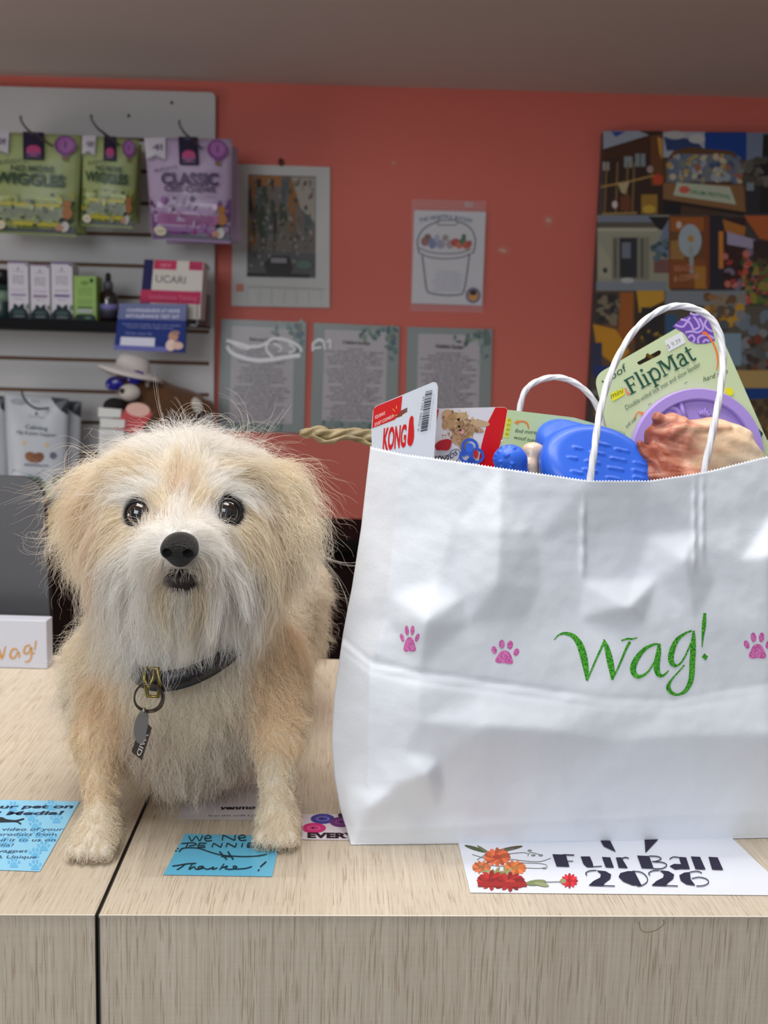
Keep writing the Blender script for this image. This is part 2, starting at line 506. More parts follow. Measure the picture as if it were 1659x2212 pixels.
# a faint dried ring on the right front panel
fp_pt = EA + EN * 0.0012; fp_n = -EN
stain = Art(px_plane(fp_pt, fp_n), base=0.0004)
stain.stroke(smoothline([(1380, 1990), (1384, 2008), (1398, 2013), (1418, 2008), (1433, 1996), (1432, 1986)], 4), 1.6, (150, 128, 100))
tag(stain.build('dried_stain', print_mat('stain_film', 0.5)), 'small brownish drip stain just under the front edge of the right counter section', 'stain')

# dark desk behind -----------------------------------------------------------
desk = thing('back_desk', 'black topped dark cabinet against the coral wall, seen between dog and bag', 'cabinet', (0.1, 2.4, FLOOR_Z))
dz = at_y(740, 1120, 2.54).z
MB().box((-1.0, 2.22, dz - 0.03), (1.4, WY - 0.003, dz), bev=0.003).build('cabinet_top', mat('black_laminate', (5, 4, 4), 0.7, spec=.1), desk)
MB().box((-0.98, 2.26, FLOOR_Z), (1.38, WY - 0.003, dz - 0.031)).build('cabinet_body', mat('dark_maroon_board', (22, 8, 8), 0.8, spec=.1), desk)

# ================================================================== slatwall and its stock
PAPER = print_mat('matt_paper_print', 0.6, 0.3)
GLOSS = print_mat('glossy_film_print', 0.3, 0.5)
FOIL = print_mat('pouch_film_print', 0.35, 0.5, bump=0.15)
white_card = mat('white_card', (225, 226, 228), 0.6)
SY = 2.528
sl = thing('slatwall_display', 'white slatwall display board with brown grooves on the coral wall', 'display panel', (at_y(230, 700, SY).x, SY, at_y(230, 1140, SY).z))
white_slat = mat('white_slatwall_laminate', (188, 188, 189), 0.45, mottle=0.02)
ply = mat('brown_fibreboard_core', (112, 82, 62), 0.8)
tl = at_y(-200, 181, SY); tr = at_y(465, 200, SY); blz = at_y(300, 1104, SY).z
xr = tr.x; ztop = at_y(230, 193, SY).z; xl = tl.x - 0.1
gy = [300, 368, 437, 505, 573, 641, 710, 779, 847, 914, 982, 1050]
gz = [at_y(230, y + .0, SY).z for y in gy]
mb = MB()
zs = [ztop] + [z for g in gz for z in (g + 0.0045, g - 0.0045)] + [blz]
xe = xr - 0.012
for i in range(0, len(zs), 2):
    mb.box((xl, SY, zs[i + 1]), (xe, WY - 0.004, zs[i]))
zt = ztop
R = 0.012
out = [(xe, blz), (xr, blz)] + [(xr - R + R * math.cos(a), zt - R + R * math.sin(a)) for a in [i * math.pi / 12 for i in range(7)]] + [(xe, zt)]
v = [(x, SY, z) for x, z in out] + [(x, WY - 0.004, z) for x, z in out]; n = len(out)
mb.add(v, [tuple(range(n)), tuple(range(n, 2 * n))[::-1]] + [(i, (i + 1) % n, (i + 1) % n + n, i + n) for i in range(n)])
mb.build('slat_board', white_slat, sl)
MB().box((xl, SY + 0.009, blz), (xe, WY - 0.0045, ztop - 0.002)).build('groove_core', ply, sl)
for (x, y) in ((371, 222), (278, 250)):
    p = at_y(x, y, SY); MB().sphere(p, (0.004, 0.002, 0.004), 12).build('screw_head', mat('dull_brown_screw', (84, 60, 48), 0.5, 0.6), sl)

def pouch(root, name, quad, Y, thick, body, N=14, M=18, round_c=0.0, back=(20, 24, 40)):
    """pillow-shaped pouch; quad = TL TR BR BL in photo pixels, standing at distance Y. Returns (object, BVH)"""
    TL, TR, BR, BL = [np.array(q, float) for q in quad]
    vs = []; fs = []
    def prof(s, t):
        e = (1 - abs(2 * s - 1) ** 3.2) * (1 - abs(2 * t - 1) ** 5)
        return e * (0.55 + 0.45 * t)
    for side in (0, 1):
        for j in range(M + 1):
            for i in range(N + 1):
                s, t = i / N, j / M
                q = (TL * (1 - s) + TR * s) * (1 - t) + (BL * (1 - s) + BR * s) * t
                wob = 0.0012 * math.sin(s * 9 + t * 7) * (1 - abs(2 * t - 1))
                y = Y - (thick * prof(s, t) + wob if side == 0 else -thick * 0.5 * prof(s, t) - 0.001)
                base = at_y(q[0], q[1], Y); vs.append((base.x, y, base.z))
    K = (N + 1) * (M + 1)
    for j in range(M):
        for i in range(N):
            a = j * (N + 1) + i; fs.append((a, a + N + 1, a + N + 2, a + 1)); fs.append((K + a, K + a + 1, K + a + N + 2, K + a + N + 1))
    rim = [i for i in range(N + 1)] + [j * (N + 1) + N for j in range(1, M + 1)] + [M * (N + 1) + i for i in range(N - 1, -1, -1)] + [j * (N + 1) for j in range(M - 1, 0, -1)]
    for k in range(len(rim)):
        a, b = rim[k], rim[(k + 1) % len(rim)]; fs.append((a, b, b + K, a + K))
    me = mesh_from(name, vs, fs)
    bv = BVHTree.FromPolygons([Vector(v) for v in vs], fs)
    o = link(name, me, body, root, smooth=True)
    return o, bv
def quadmap(quad):
    TL, TR, BR, BL = [np.array(q, float) for q in quad]
    def m(s, t):
        q = (TL * (1 - s) + TR * s) * (1 - t) + (BL * (1 - s) + BR * s) * t
        return (float(q[0]), float(q[1]))
    return m
class PArt(Art):
    """Art whose 2-D frame is the unit square of a pouch / box front given by its four photo corners"""
    def __init__(self, quad, surf, **k):
        qm = quadmap(quad)
        super().__init__(lambda s, t: surf(*qm(s, t)), **k)

def hook(px, py, Y, label):
    p = at_y(px, py, Y)
    a = at_y(px + 30, py + 40, Y)
    q = [(a.x, SY + 0.004, a.z), (a.x, Y + 0.01, a.z), (a.x - 0.004, Y - 0.035, a.z + 0.002), (a.x - 0.018, Y - 0.045, a.z + 0.012), (p.x + 0.002, Y - 0.05, p.z - 0.012), (p.x, Y - 0.05, p.z)]
    pts = smoothline(q, 5)
    o = MB().tube(pts, 0.0026, 8).build('slatwall_hook', mat('grey_wire', (92, 92, 94), 0.35, 0.8), None, True)
    recenter(o); tag(o, label, 'hook', 'wire hooks on the slatwall')
hook(62, 262, 2.33, 'bent wire hook sticking up over the large green pouch')
hook(211, 260, 2.33, 'bent wire hook sticking up over the small green pouch')
hook(397, 272, 2.33, 'bent wire hook sticking up over the purple pouch')
hook(64, 843, 2.36, 'wire hook holding the white and dark green pouch')

def chew_pouch(quad, Y, label, kind, behind=(), seed=1, front=True):
    pal = dict(green=dict(bg=(158, 172, 116), mid=(112, 132, 58), dark=(42, 70, 36), band=(188, 178, 58), tint=(140, 150, 128), txt=(38, 70, 52), bot=(24, 30, 38)),
               purple=dict(bg=(178, 160, 190), mid=(120, 78, 138), dark=(58, 26, 78), band=(150, 108, 164), tint=(146, 66, 134), txt=(70, 42, 92), bot=(24, 18, 46)))[kind]
    c = at_y((quad[0][0] + quad[1][0]) / 2, quad[2][1], Y)
    root = thing('treat_pouch', label, 'pouch', (c.x, c.y, c.z), 'dog chew pouches hanging on hooks')
    _, bv = pouch(root, 'pouch_body', quad, Y, 0.022, mat(kind + '_pouch_film', pal['bg'], 0.35, bump=0.2, bscale=40))
    if not front: return root
    fb = px_plane((0, Y, 0), (0, -1, 0))
    A = PArt(quad, px_surface(bv, fb), base=0.0006, step=0.00012)
    r = random.Random(seed)
    def band(y0, y1, col, n=14, x0=.01, x1=.99):
        top = [(x0 + (x1 - x0) * i / n, y0 + r.uniform(-.006, .006)) for i in range(n + 1)]; bot = [(x0 + (x1 - x0) * i / n, y1) for i in range(n, -1, -1)]
        A.poly(top + bot, col)
    # scenery on the lower half: hills / flowers
    for j in range(5): band(.60 + j * .08, .70 + j * .08, tuple(int(pal['mid'][k] * (1 - .1 * (j % 2))) for k in range(3)))
    for _ in range(46):
        x, y = r.uniform(.03, .97), r.uniform(.6, .95)
        A.ell(x, y, r.uniform(.015, .04), r.uniform(.012, .03), r.choice([pal['dark'], pal['mid'], pal['band'], pal['bg'], pal['tint']]), r.uniform(0, 3), 8)
    A.poly([(.02, .965), (.98, .93), (.985, .99), (.02, .99)], pal['bot'])
    A.rect(.10, .645, .82, .70, tuple(min(255, int(c * 1.15)) for c in pal['bg'])); A.rect(.12, .705, .80, .735, pal['band'])
    A.poly([(.12, .75), (.84, .76), (.86, .87), (.10, .86)], pal['tint']); A.rect(.16, .885, .80, .925, pal['band'])
    for y in (.78, .80, .82, .84): A.text('a blend of wholesome ingredients', (.17, y), (.77, y), (0, -.012), tuple(int(c * .75) for c in pal['tint']))
    A.text('with calming hemp', (.16, .69), (.76, .69), (0, -.03), tuple(int(c * .8) for c in pal['bg']))
    A.ell(.12, .93, .075, .045, (206, 200, 176)); A.text('CBD', (.07, .94), (.17, .94), (0, -.02), (120, 104, 70))
    # little dog in the corner
    A.ell(.87, .70, .05, .04, (172, 116, 60)); A.ell(.88, .79, .055, .06, (178, 118, 70)); A.ell(.83, .86, .04, .025, (44, 30, 24)); A.ell(.86, .92, .05, .05, (206, 206, 206)); A.ell(.80, .93, .05, .03, (190, 148, 126))
    # ribbon, brand panel, balloon
    A.poly([(.0, .01), (.24, .01), (.23, .22), (.12, .18), (.01, .22)], (196, 192, 204)); A.text('20!' if kind == 'green' else '14!', (.04, .13), (.2, .13), (0, -.06), (108, 102, 124), bold=.02)
    A.stroke(smoothline([(.03, .235), (.12, .205), (.22, .235)], 4), .012, (140, 140, 150))
    A.rect(.39, -.005, .61, .27, (26, 20, 52))
    A.ell(.5, .18, .08, .055, (176, 62, 118)); A.rect(.42, .20, .58, .22, (120, 80, 130)); A.rect(.42, .235, .58, .25, (90, 84, 120))
    A.ell(.5, .022, .05, .012, (84, 74, 110))
    A.ell(.83, .115, .115, .095, (122, 66, 132)); A.ell(.83, .11, .085, .075, (156, 98, 164)); A.stroke([(.83, .08), (.83, .14)], .014, (88, 44, 104))
    A.poly([(.77, .18), (.89, .18), (.86, .225), (.80, .225)], (122, 66, 132)); A.rect(.80, .23, .86, .265, (128, 96, 54))
    t = pal['txt']
    if kind == 'green':
        A.text('BUDDY\'S', (.12, .33), (.42, .30), (0, -.04), t); A.text('NO MORE', (.26, .385), (.72, .385), (0, -.055), t, bold=.03)
        A.text('WIGGLES', (.08, .515), (.84, .525), (0, -.115), t, bold=.04)
    else:
        A.text('BUDDY\'S', (.10, .35), (.36, .31), (0, -.035), t); A.text('CLASSIC', (.17, .465), (.84, .455), (0, -.115), t, bold=.045)
        A.text('CBD CHEWS', (.20, .535), (.80, .53), (0, -.055), t, bold=.04)
        A.text('mobility & comfort', (.25, .58), (.80, .58), (0, -.02), pal['mid'])
    A.build('printed_design', FOIL, root)
    return root
chew_pouch([(2, 296), (196, 306), (186, 506), (4, 490)], 2.46, 'rear green chew pouch peeking out behind the large green one', 'green', front=False)
chew_pouch([(215, 300), (306, 312), (302, 482), (208, 476)], 2.46, 'rear green chew pouch peeking out to the right of the small green one', 'green', front=False)
chew_pouch([(340, 306), (512, 318), (522, 526), (360, 528)], 2.44, 'rear purple chew pouch peeking out behind the classic purple one', 'purple', front=False)
chew_pouch([(-28, 284), (178, 292), (166, 508), (-24, 498)], 2.40, 'large light green wiggles chew pouch at the left edge of the slatwall', 'green', seed=2)
chew_pouch([(180, 292), (300, 302), (288, 490), (176, 484)], 2.40, 'small light green wiggles chew pouch between a large green and a purple pouch', 'green', seed=3)
chew_pouch([(313, 297), (502, 300), (500, 522), (328, 512)], 2.38, 'purple and lilac classic chew pouch hanging right of the green ones', 'purple', seed=4)

# shelf with boxes --------------------------------------------------------
SHF = 2.33
sz = at_y(150, 691, SHF).z
shelf = MB().box((xl, SHF, at_y(150, 713, SHF).z), (at_y(292, 700, SHF).x, SY - 0.001, sz), bev=0.002)
o = shelf.build('display_shelf', mat('black_shelf_metal', (6, 7, 12), 0.6, spec=.15)); recenter(o); tag(o, 'narrow black shelf hooked on the slatwall under the small boxes', 'shelf')
def box_front(root, name, x0, x1, ytop, ybot, Y, depth, body, bev=0.0008):
    a = at_y(x0, (ytop + ybot) / 2, Y); b = at_y(x1, (ytop + ybot) / 2, Y)
    z1 = at_y((x0 + x1) / 2, ytop, Y).z; z0 = at_y((x0 + x1) / 2, ybot, Y).z
    return MB().box((a.x, Y, z0), (b.x, Y + depth, z1), bev=bev).build(name, body, root)
def tincture_box(x0, x1, ytop, label, accent, body=(206, 204, 214), green=False):
    Y = 2.37; ybot = 692
    c = at_y((x0 + x1) / 2, ybot, Y)
    root = thing('tincture_box', label, 'box', (c.x, Y + .025, sz + .0005), 'tincture boxes on the black shelf')
    a = at_y(x0, 640, Y); b = at_y(x1, 640, Y); z1 = at_y((x0 + x1) / 2, ytop, Y).z
    MB().box((a.x, Y, sz + .0005), (b.x, Y + .05, z1), bev=.0008).build('carton', mat('carton_%d_%d_%d' % body, body, .5), root)
    q = [to_px((a.x, Y, z1)), to_px((b.x, Y, z1)), to_px((b.x, Y, sz)), to_px((a.x, Y, sz))]
    A = PArt(q, px_plane((0, Y, 0), (0, -1, 0)), base=.0003)
    if not green:
        A.rect(.02, .0, .98, .03, accent); A.poly([(.80, .0), (.98, .0), (.97, .07), (.86, .06)], accent)
        A.poly([(.45, .14), (.5, .07), (.55, .14)], (120, 124, 140)); A.text('boutique', (.25, .17), (.75, .17), (0, -.02), (130, 132, 146))
        for y, s in ((.26, 'Whole Pet'), (.30, 'Hemp Oil'), (.34, 'Tincture'), (.38, 'for dogs')): A.text(s, (.22, y), (.78, y), (0, -.03), (112, 116, 122))
        A.text('Extra strength', (.2, .50), (.8, .50), (0, -.025), accent); A.rect(.14, .555, .86, .60, accent); A.text('500 mg', (.3, .66), (.7, .66), (0, -.03), (150, 146, 160))
        A.poly([(.0, 1), (.0, .90), (.12, .83), (.22, .81), (.26, .73), (.42, .75), (.5, .79), (.58, .75), (.74, .72), (.78, .81), (.9, .84), (1, .92), (1, 1)], (30, 44, 52))
        A.ell(.5, .88, .3, .04, (62, 88, 84)); A.rect(.25, .935, .75, .965, (120, 132, 130)); A.ell(.92, .78, .07, .05, (98, 130, 90))
    else:
        A.ell(.5, .16, .18, .05, (112, 146, 70)); A.ell(.8, .1, .09, .05, (46, 74, 40))
        for y, s in ((.3, 'Calming'), (.36, 'Support'), (.42, 'for cats'), (.56, 'botanical'), (.62, 'extract')): A.text(s, (.2, y), (.8, y), (0, -.035), (84, 120, 60))
        A.rect(.18, .68, .82, .72, (70, 104, 56)); A.rect(.16, .74, .84, .82, (176, 182, 186))
        A.poly([(.0, 1), (.05, .9), (.2, .85), (.8, .85), (.95, .9), (1, 1)], (34, 52, 50)); A.ell(.62, .93, .16, .03, (92, 128, 116))
    A.build('printed_design', PAPER, root)
tincture_box(18, 62, 566, 'first white tincture box from the left on the black shelf, pale lilac top', (158, 146, 176))
tincture_box(66, 108, 571, 'middle white tincture box on the black shelf, mauve band', (138, 118, 146))
tincture_box(111, 157, 567, 'third white tincture box on the black shelf, beside the green box', (112, 102, 148))
tincture_box(159, 208, 596, 'short lime green box on the black shelf beside the dropper bottle', (120, 160, 70), (138, 176, 84), True)
# dropper bottle
def shelf_bottle(px, ytop, w, label, cap, glass, lab, sleeve=False):
    Y = 2.39; c = at_y(px, 690, Y); top = at_y(px, ytop, Y).z - sz; r = w / 2200 * Y / 2
    root = thing('dropper_bottle' if not sleeve else 'spray_bottle', label, 'bottle', (c.x, Y + r, sz + .0005))
    C = (c.x, Y + r, sz + .0005)
    if not sleeve:
        MB().lathe([(r * .9, 0), (r, .003), (r, top * .48), (r * .85, top * .58), (r * .42, top * .64), (r * .4, top * .66)], C, 28).build('glass_body', glass, root, True)
        MB().lathe([(r * .5, top * .655), (r * .52, top * .8), (r * .4, top * .82), (r * .38, top * .83)], C, 24).build('collar', mat('grey_ribbed_collar', (96, 96, 104), .4), root, True)
        MB().lathe([(r * .28, top * .82), (r * .3, top * .9), (r * .26, top * .97), (r * .1, top)], C, 20).build('rubber_bulb', cap, root, True)
        MB().lathe([(r * 1.01, top * .08), (r * 1.01, top * .36)], C, 28).build('paper_label', lab, root, True)
        MB().lathe([(r * 1.02, top * .24), (r * 1.02, top * .36)], C, 28).build('label_band', mat('lilac_label', (136, 134, 196), .5), root, True)
    else:
        MB().lathe([(r * .95, 0), (r, .003), (r, top * .66), (r * .7, top * .70)], C, 28).build('bottle_body', glass, root, True)
        MB().lathe([(r * .72, top * .70), (r * .74, top * .98), (r * .6, top)], C, 24).build('cap', cap, root, True)
        MB().lathe([(r * 1.01, top * .35), (r * 1.01, top * .56)], C, 28).build('paper_label', lab, root, True)
shelf_bottle(229, 588, 40, 'dark amber dropper bottle with a lilac label at the right end of the black shelf', mat('black_rubber', (12, 12, 14), .5), mat('dark_amber_glass', (34, 18, 18), .08, spec=.8, coat=.5), mat('charcoal_label', (70, 66, 84), .5))
shelf_bottle(-2, 580, 38, 'dark green bottle cut by the left edge, beside the white tincture boxes', mat('black_plastic_cap', (16, 16, 20), .3), mat('dark_green_bottle', (32, 60, 54), .25), mat('pale_green_label', (120, 150, 128), .5), True)

# allergy test display ------------------------------------------------------
Y = 2.36
c = at_y(370, 690, Y); KIT = root = thing('test_kit_box', 'white and pink pet test box with navy side, behind the blue leaflet', 'box', (c.x, Y, at_y(370, 655, Y).z))
bx = [(312, 560), (440, 566), (432, 690), (300, 686)]
slab('carton', bx, px_plane((0, Y, 0), (0, -1, 0)), .06, mat('white_kit_carton', (208, 204, 196), .5), root)
A = PArt(bx, px_plane((0, Y, 0), (0, -1, 0)), base=.0003)
A.rect(0, 0, .16, 1, (22, 22, 84)); A.rect(.17, .0, .55, .16, (196, 50, 92)); A.rect(.76, .0, .99, .15, (186, 52, 92))
A.text('NEW', (.28, .12), (.46, .12), (0, -.07), (226, 150, 170)); A.text('Pet', (.80, .12), (.94, .12), (0, -.06), (140, 40, 80))
A.text('UCARI', (.22, .38), (.72, .39), (0, -.13), (110, 112, 116), bold=.01)
A.rect(-.01, .52, .99, .74, (192, 48, 92)); A.text('Intolerance Testing', (.14, .67), (.92, .67), (0, -.08), (222, 120, 150))
A.rect(0, .74, .16, 1, (22, 22, 84))
A.build('printed_design', PAPER, root)
Y2 = 2.325
root = thing('leaflet_stack', 'deep blue landscape leaflet on intolerance tests, in front of the white and pink box', 'leaflet', tuple(at_y(325, 758, Y2)))
q = [(258, 655), (404, 657), (398, 762), (246, 755)]
slab('leaflet_cards', q, px_plane((0, Y2, 0), (0, -1, 0)), .014, mat('royal_blue_card', (20, 46, 124), .5, spec=.2), root)
A = PArt(q, px_plane((0, Y2, 0), (0, -1, 0)), base=.0003)
A.rect(.0, .0, 1, .34, (22, 44, 122)); A.rect(.0, .90, .75, 1, (58, 62, 160))
A.text('COMPREHENSIVE AT HOME', (.12, .18), (.90, .18), (0, -.07), (178, 182, 210), bold=.03); A.text('INTOLERANCE TEST KIT', (.12, .30), (.90, .30), (0, -.07), (178, 182, 210), bold=.03)
A.text('Simple hair sample, no vet visit needed', (.08, .46), (.92, .46), (0, -.04), (130, 140, 190)); A.text('results in days for dogs and cats', (.14, .52), (.82, .52), (0, -.04), (130, 140, 190))
A.text('Order your kit', (.14, .66), (.52, .66), (0, -.05), (130, 140, 190)); A.rect(.08, .72, .57, .90, (202, 204, 222))
A.ell(.83, .68, .07, .12, (178, 116, 74)); A.ell(.8, .86, .07, .12, (220, 190, 178)); A.ell(.9, .86, .08, .08, (206, 168, 150)); A.ell(.86, .60, .06, .05, (140, 84, 60))
A.build('printed_design', GLOSS, root)
br = MB(); xx = at_y(432, 640, 2.4).x
br.box((xx, 2.36, at_y(440, 706, 2.4).z), (xx + .002, SY - .001, at_y(440, 630, 2.4).z)); br.box((xx - .2, 2.35, at_y(440, 706, 2.4).z), (xx + .002, SY - .001, at_y(440, 706, 2.4).z + .003))
br.build('acrylic_bracket', mat('smoky_acrylic', (64, 62, 70), .15), KIT)
for (x, y) in ((447, 578), (447, 648), (447, 718)):
    pass

# plush dog with hat --------------------------------------------------------
Y = 2.36
pd = thing('plush_dog', 'brown plush toy dog wearing a white sun hat and blue sunglasses', 'plush toy', tuple(at_y(350, 905, Y)))
def pp(x, y, yy=Y): return np.array(at_y(x, y, yy))
hx = pp(285, 830, Y - .03); bd = pp(365, 862, Y + .01); rr = 1 / 930
def plush(P):
    d = s_ell(P, hx, (.042, .04, .037))
    d = smin(d, s_cap(P, pp(325, 855), pp(400, 880, Y + .03), .045, .042), .02)
    d = smin(d, s_cap(P, pp(400, 870, Y + .03), pp(448, 880, Y + .02), .026, .018), .015)
    d = smin(d, s_cap(P, pp(300, 880, Y - .02), pp(250, 885, Y - .05), .022, .02), .012)
    d = smin(d, s_cap(P, pp(350, 900, Y - .02), pp(325, 925, Y - .04), .022, .018), .012)
    return d
implicit_object('body', plush, np.min([hx, bd], 0) - .12, np.max([hx, bd], 0) + .14, .006, mat('brown_plush', (96, 62, 34), .9, sheen=.5, mottle=.3, mscale=30), pd)
mz = pp(280, 848, Y - .075)
MB().sphere(mz, (.024, .02, .019)).build('muzzle', mat('white_plush', (196, 190, 182), .9, sheen=.4), pd, True)
MB().sphere(mz + np.array((-.012, -.019, .004)), .006, 10).build('nose', mat('black_plastic_nose', (10, 10, 10), .3), pd, True)
MB().sphere(pp(309, 838, Y - .045), (.010, .008, .026), 12, Matrix.Rotation(.6, 4, 'Y')).build('cheek_patch', mat('white_plush'), pd, True)
MB().sphere(pp(426, 876, Y - .005), (.013, .01, .02), 12, Matrix.Rotation(-.4, 4, 'Y')).build('leg_patch', mat('white_plush'), pd, True)
MB().sphere(pp(248, 878, Y - .07), (.026, .022, .02), 14).build('paw', mat('black_plush', (18, 15, 14), .9), pd, True)
g = thing('sunglasses', None, None); g.parent = pd; g.location = -Vector(pd.location)
for (x, y) in ((247, 828), (292, 815)):
    MB().sphere(pp(x, y, Y - .078), (.021, .006, .015), 16, Matrix.Rotation(-.25, 4, 'Y')).build('lens', mat('blue_lens', (30, 26, 130), .12), g, True)
MB().tube([pp(236, 822, Y - .08), pp(270, 816, Y - .084), pp(308, 806, Y - .07), pp(318, 812, Y - .03)], .003).build('frame', mat('navy_plastic', (24, 22, 80), .3), g, True)
# hat: brim and crown
T = Matrix.Translation(Vector(pp(284, 802, Y - .035))) @ Matrix.Rotation(.22, 4, 'Y') @ Matrix.Rotation(-.2, 4, 'X')
hat = MB(); seg = 40; prof = [(.0, .036), (.02, .036), (.033, .030), (.038, .016), (.040, .002), (.055, -.001), (.070, -.008), (.076, -.014), (.073, -.017), (.054, -.006), (.036, -.003)]
vs = []; fs = []
for (r, z) in prof:
    for k in range(seg):
        a = 2 * math.pi * k / seg; vs.append(T @ Vector((r * math.cos(a), r * .85 * math.sin(a), z + .006 * math.cos(2 * a) * (r / .076) ** 2)))
for i in range(len(prof) - 1):
    for k in range(seg): fs.append((i * seg + k, i * seg + (k + 1) % seg, (i + 1) * seg + (k + 1) % seg, (i + 1) * seg + k))
hat.add(vs, fs).build('sun_hat', mat('white_cotton_felt', (208, 204, 202), .85, bump=.2, bscale=120), pd, True)
tg = [(288, 893), (334, 900), (300, 938), (243, 922)]
o = slab('swing_tag', [(275, 877), (318, 885), (330, 893), (298, 940), (242, 925)], px_plane((0, Y - .09, 0), (0.1, -1, .1)), .001, mat('red_card', (176, 30, 34), .45), pd)
A = Art(px_plane((0, Y - .09, 0), (0.1, -1, .1)), base=.0003); A.ell(298, 885, 26, 15, (214, 172, 160), .1); A.text('Sale', (268, 916), (300, 926), (4, -9), (210, 110, 110)); A.build('tag_print', PAPER, pd)

# white and green pouches, lower left ----------------------------------------
def calm_pouch(quad, Y, label, art=True):
    root = thing('supplement_pouch', label, 'pouch', tuple(at_y((quad[2][0] + quad[3][0]) / 2, quad[2][1], Y)), 'white and dark green supplement pouches')
    _, bv = pouch(root, 'pouch_body', quad, Y, .02, mat('white_pouch_film', (190, 196, 204), .35, bump=.2, bscale=30))
    A = PArt(quad, px_surface(bv, px_plane((0, Y, 0), (0, -1, 0))), base=.0008)
    g = (24, 48, 46)
    A.poly([(.72, .0), (1, .0), (1, .16), (.88, .12), (.78, .06)], (30, 40, 52))
    if not art: A.build('printed_corner', FOIL, root); A = PArt(quad, px_surface(bv, px_plane((0, Y, 0), (0, -1, 0))), base=.0008)
    A.poly([(.0, .80), (.12, .73), (.22, .74), (.34, .77), (.52, .76), (.62, .72), (1, .72), (1, 1), (0, 1)], g)
    if art:
        r = random.Random(5)
        for (x, y, a, b, c, ro) in ((.50, .86, .14, .08, (20, 32, 44), 0), (.62, .90, .05, .08, (136, 166, 140), .5), (.5, .80, .16, .012, (96, 128, 116), .2), (.74, .93, .08, .05, (186, 206, 178), .4), (.30, .84, .1, .03, (88, 112, 88), .1), (.84, .80, .08, .05, (60, 104, 96), -.4), (.95, .97, .05, .04, (160, 184, 150), 0), (.12, .9, .07, .07, (46, 76, 74), 0)):
            A.ell(x, y, a, b, c, ro, 14)
        A.ell(.22, .08, .13, .03, (150, 158, 166)); A.ell(.48, .06, .08, .022, (168, 174, 182)); A.poly([(.47, .19), (.5, .15), (.53, .19)], (70, 80, 96)); A.text('boutique', (.38, .215), (.62, .215), (0, -.02), (130, 138, 146))
        A.text('Calming', (.32, .33), (.68, .33), (0, -.04), (84, 96, 96), bold=.02); A.text('Hip & Joint Support', (.18, .385), (.82, .385), (0, -.035), (96, 106, 112), bold=.02)
        A.rect(.28, .45, .70, .49, (206, 178, 130)); A.ell(.42, .60, .11, .05, (136, 84, 46), .1); A.ell(.53, .60, .10, .05, (120, 70, 38), -.2)
        A.ell(.78, .57, .06, .035, (92, 100, 116)); A.rect(.30, .665, .70, .685, (110, 116, 134))
    A.build('printed_design', FOIL, root)
calm_pouch([(30, 858), (176, 868), (168, 1082), (40, 1084)], 2.44, 'rearmost white and dark green supplement pouch, showing only its right edge', False)
calm_pouch([(-60, 850), (9, 856), (16, 1070), (-60, 1070)], 2.40, 'supplement pouch cut by the left edge beside the white and dark green one', False)
calm_pouch([(10, 846), (148, 862), (140, 1080), (16, 1076)], 2.40, 'front white and dark green supplement pouch with two treats printed on it')
# paper bags and boxes behind the dog's ear
Y = 2.22
rt = thing('folded_paper_stack', 'stack of folded white paper packets on the slatwall, right of the supplement pouches', 'packet', tuple(at_y(240, 1010, Y)))
for k, (x0, x1, y0, y1) in enumerate(((212, 262, 880, 902), (216, 270, 903, 925), (214, 268, 926, 1010))):
    slab('packet', [(x0, y0), (x1, y0 + 4), (x1 - 2, y1), (x0, y1 - 2)], px_plane((0, Y - .004 * k, 0), (0, -1, .05)), .016, mat('white_paper_packet', (204, 206, 204), .7), rt)
A = Art(px_plane((0, Y - .0085, 0), (0, -1, .05)), base=.0015)
for i in range(5): A.text('treats and chews', (222, 942 + i * 11), (258, 944 + i * 11), (0, -4), (150, 156, 160))
A.build('printed_text', PAPER, rt)
o = slab('white_carton', [(140, 1040), (200, 1036), (204, 1150), (134, 1150)], px_plane((0, 2.2, 0), (0, -1, 0)), .08, mat('white_carton_board', (196, 196, 204), .6)); recenter(o)
tag(o, 'plain white carton behind the dog, left of its head', 'box')
o = slab('mustard_box', [(98, 1104), (150, 1104), (150, 1170), (108, 1170)], px_plane((0, 2.1, 0), (0, -1, 0)), .08, mat('mustard_board', (150, 132, 84), .6)); recenter(o)
tag(o, 'mustard coloured box just right of the grey monitor back', 'box')

# ================================================================== things on the coral wall
# calendar
Y = WY - .006
cal = thing('wall_calendar', 'white wall calendar with a street photo, pinned to the coral wall', 'calendar', tuple(at_y(606, 662, Y)))
cq = [(504, 354), (713, 361), (712, 665), (500, 661)]
slab('calendar_pages', cq, px_plane((0, Y, 0), (0, -1, 0)), .004, mat('calendar_paper', (190, 192, 190), .5), cal)
A = PArt(cq, px_plane((0, Y, 0), (0, -1, 0)), base=.0003)
r = random.Random(9)
A.rect(.155, .07, .855, .79, (112, 106, 100))
for k in range(26):
    y0 = .07 + .72 * r.random() * .5; x0 = .155 + .62 * r.random()
    A.poly([(x0, y0), (min(.855, x0 + r.uniform(.03, .09)), y0 + .01), (min(.855, x0 + r.uniform(.03, .09)), min(.79, y0 + r.uniform(.1, .3))), (x0, min(.79, y0 + r.uniform(.1, .3)))], r.choice([(58, 52, 48), (142, 100, 62), (116, 108, 102), (84, 96, 100), (66, 74, 60), (150, 140, 128)]))
A.rect(.16, .075, .50, .15, (156, 108, 62)); A.rect(.25, .10, .29, .16, (50, 44, 42)); A.rect(.38, .10, .42, .18, (50, 44, 42))
A.poly([(.6, .08), (.85, .08), (.85, .4), (.7, .3)], (166, 160, 150)); A.poly([(.155, .60), (.855, .62), (.855, .79), (.155, .79)], (92, 94, 96))
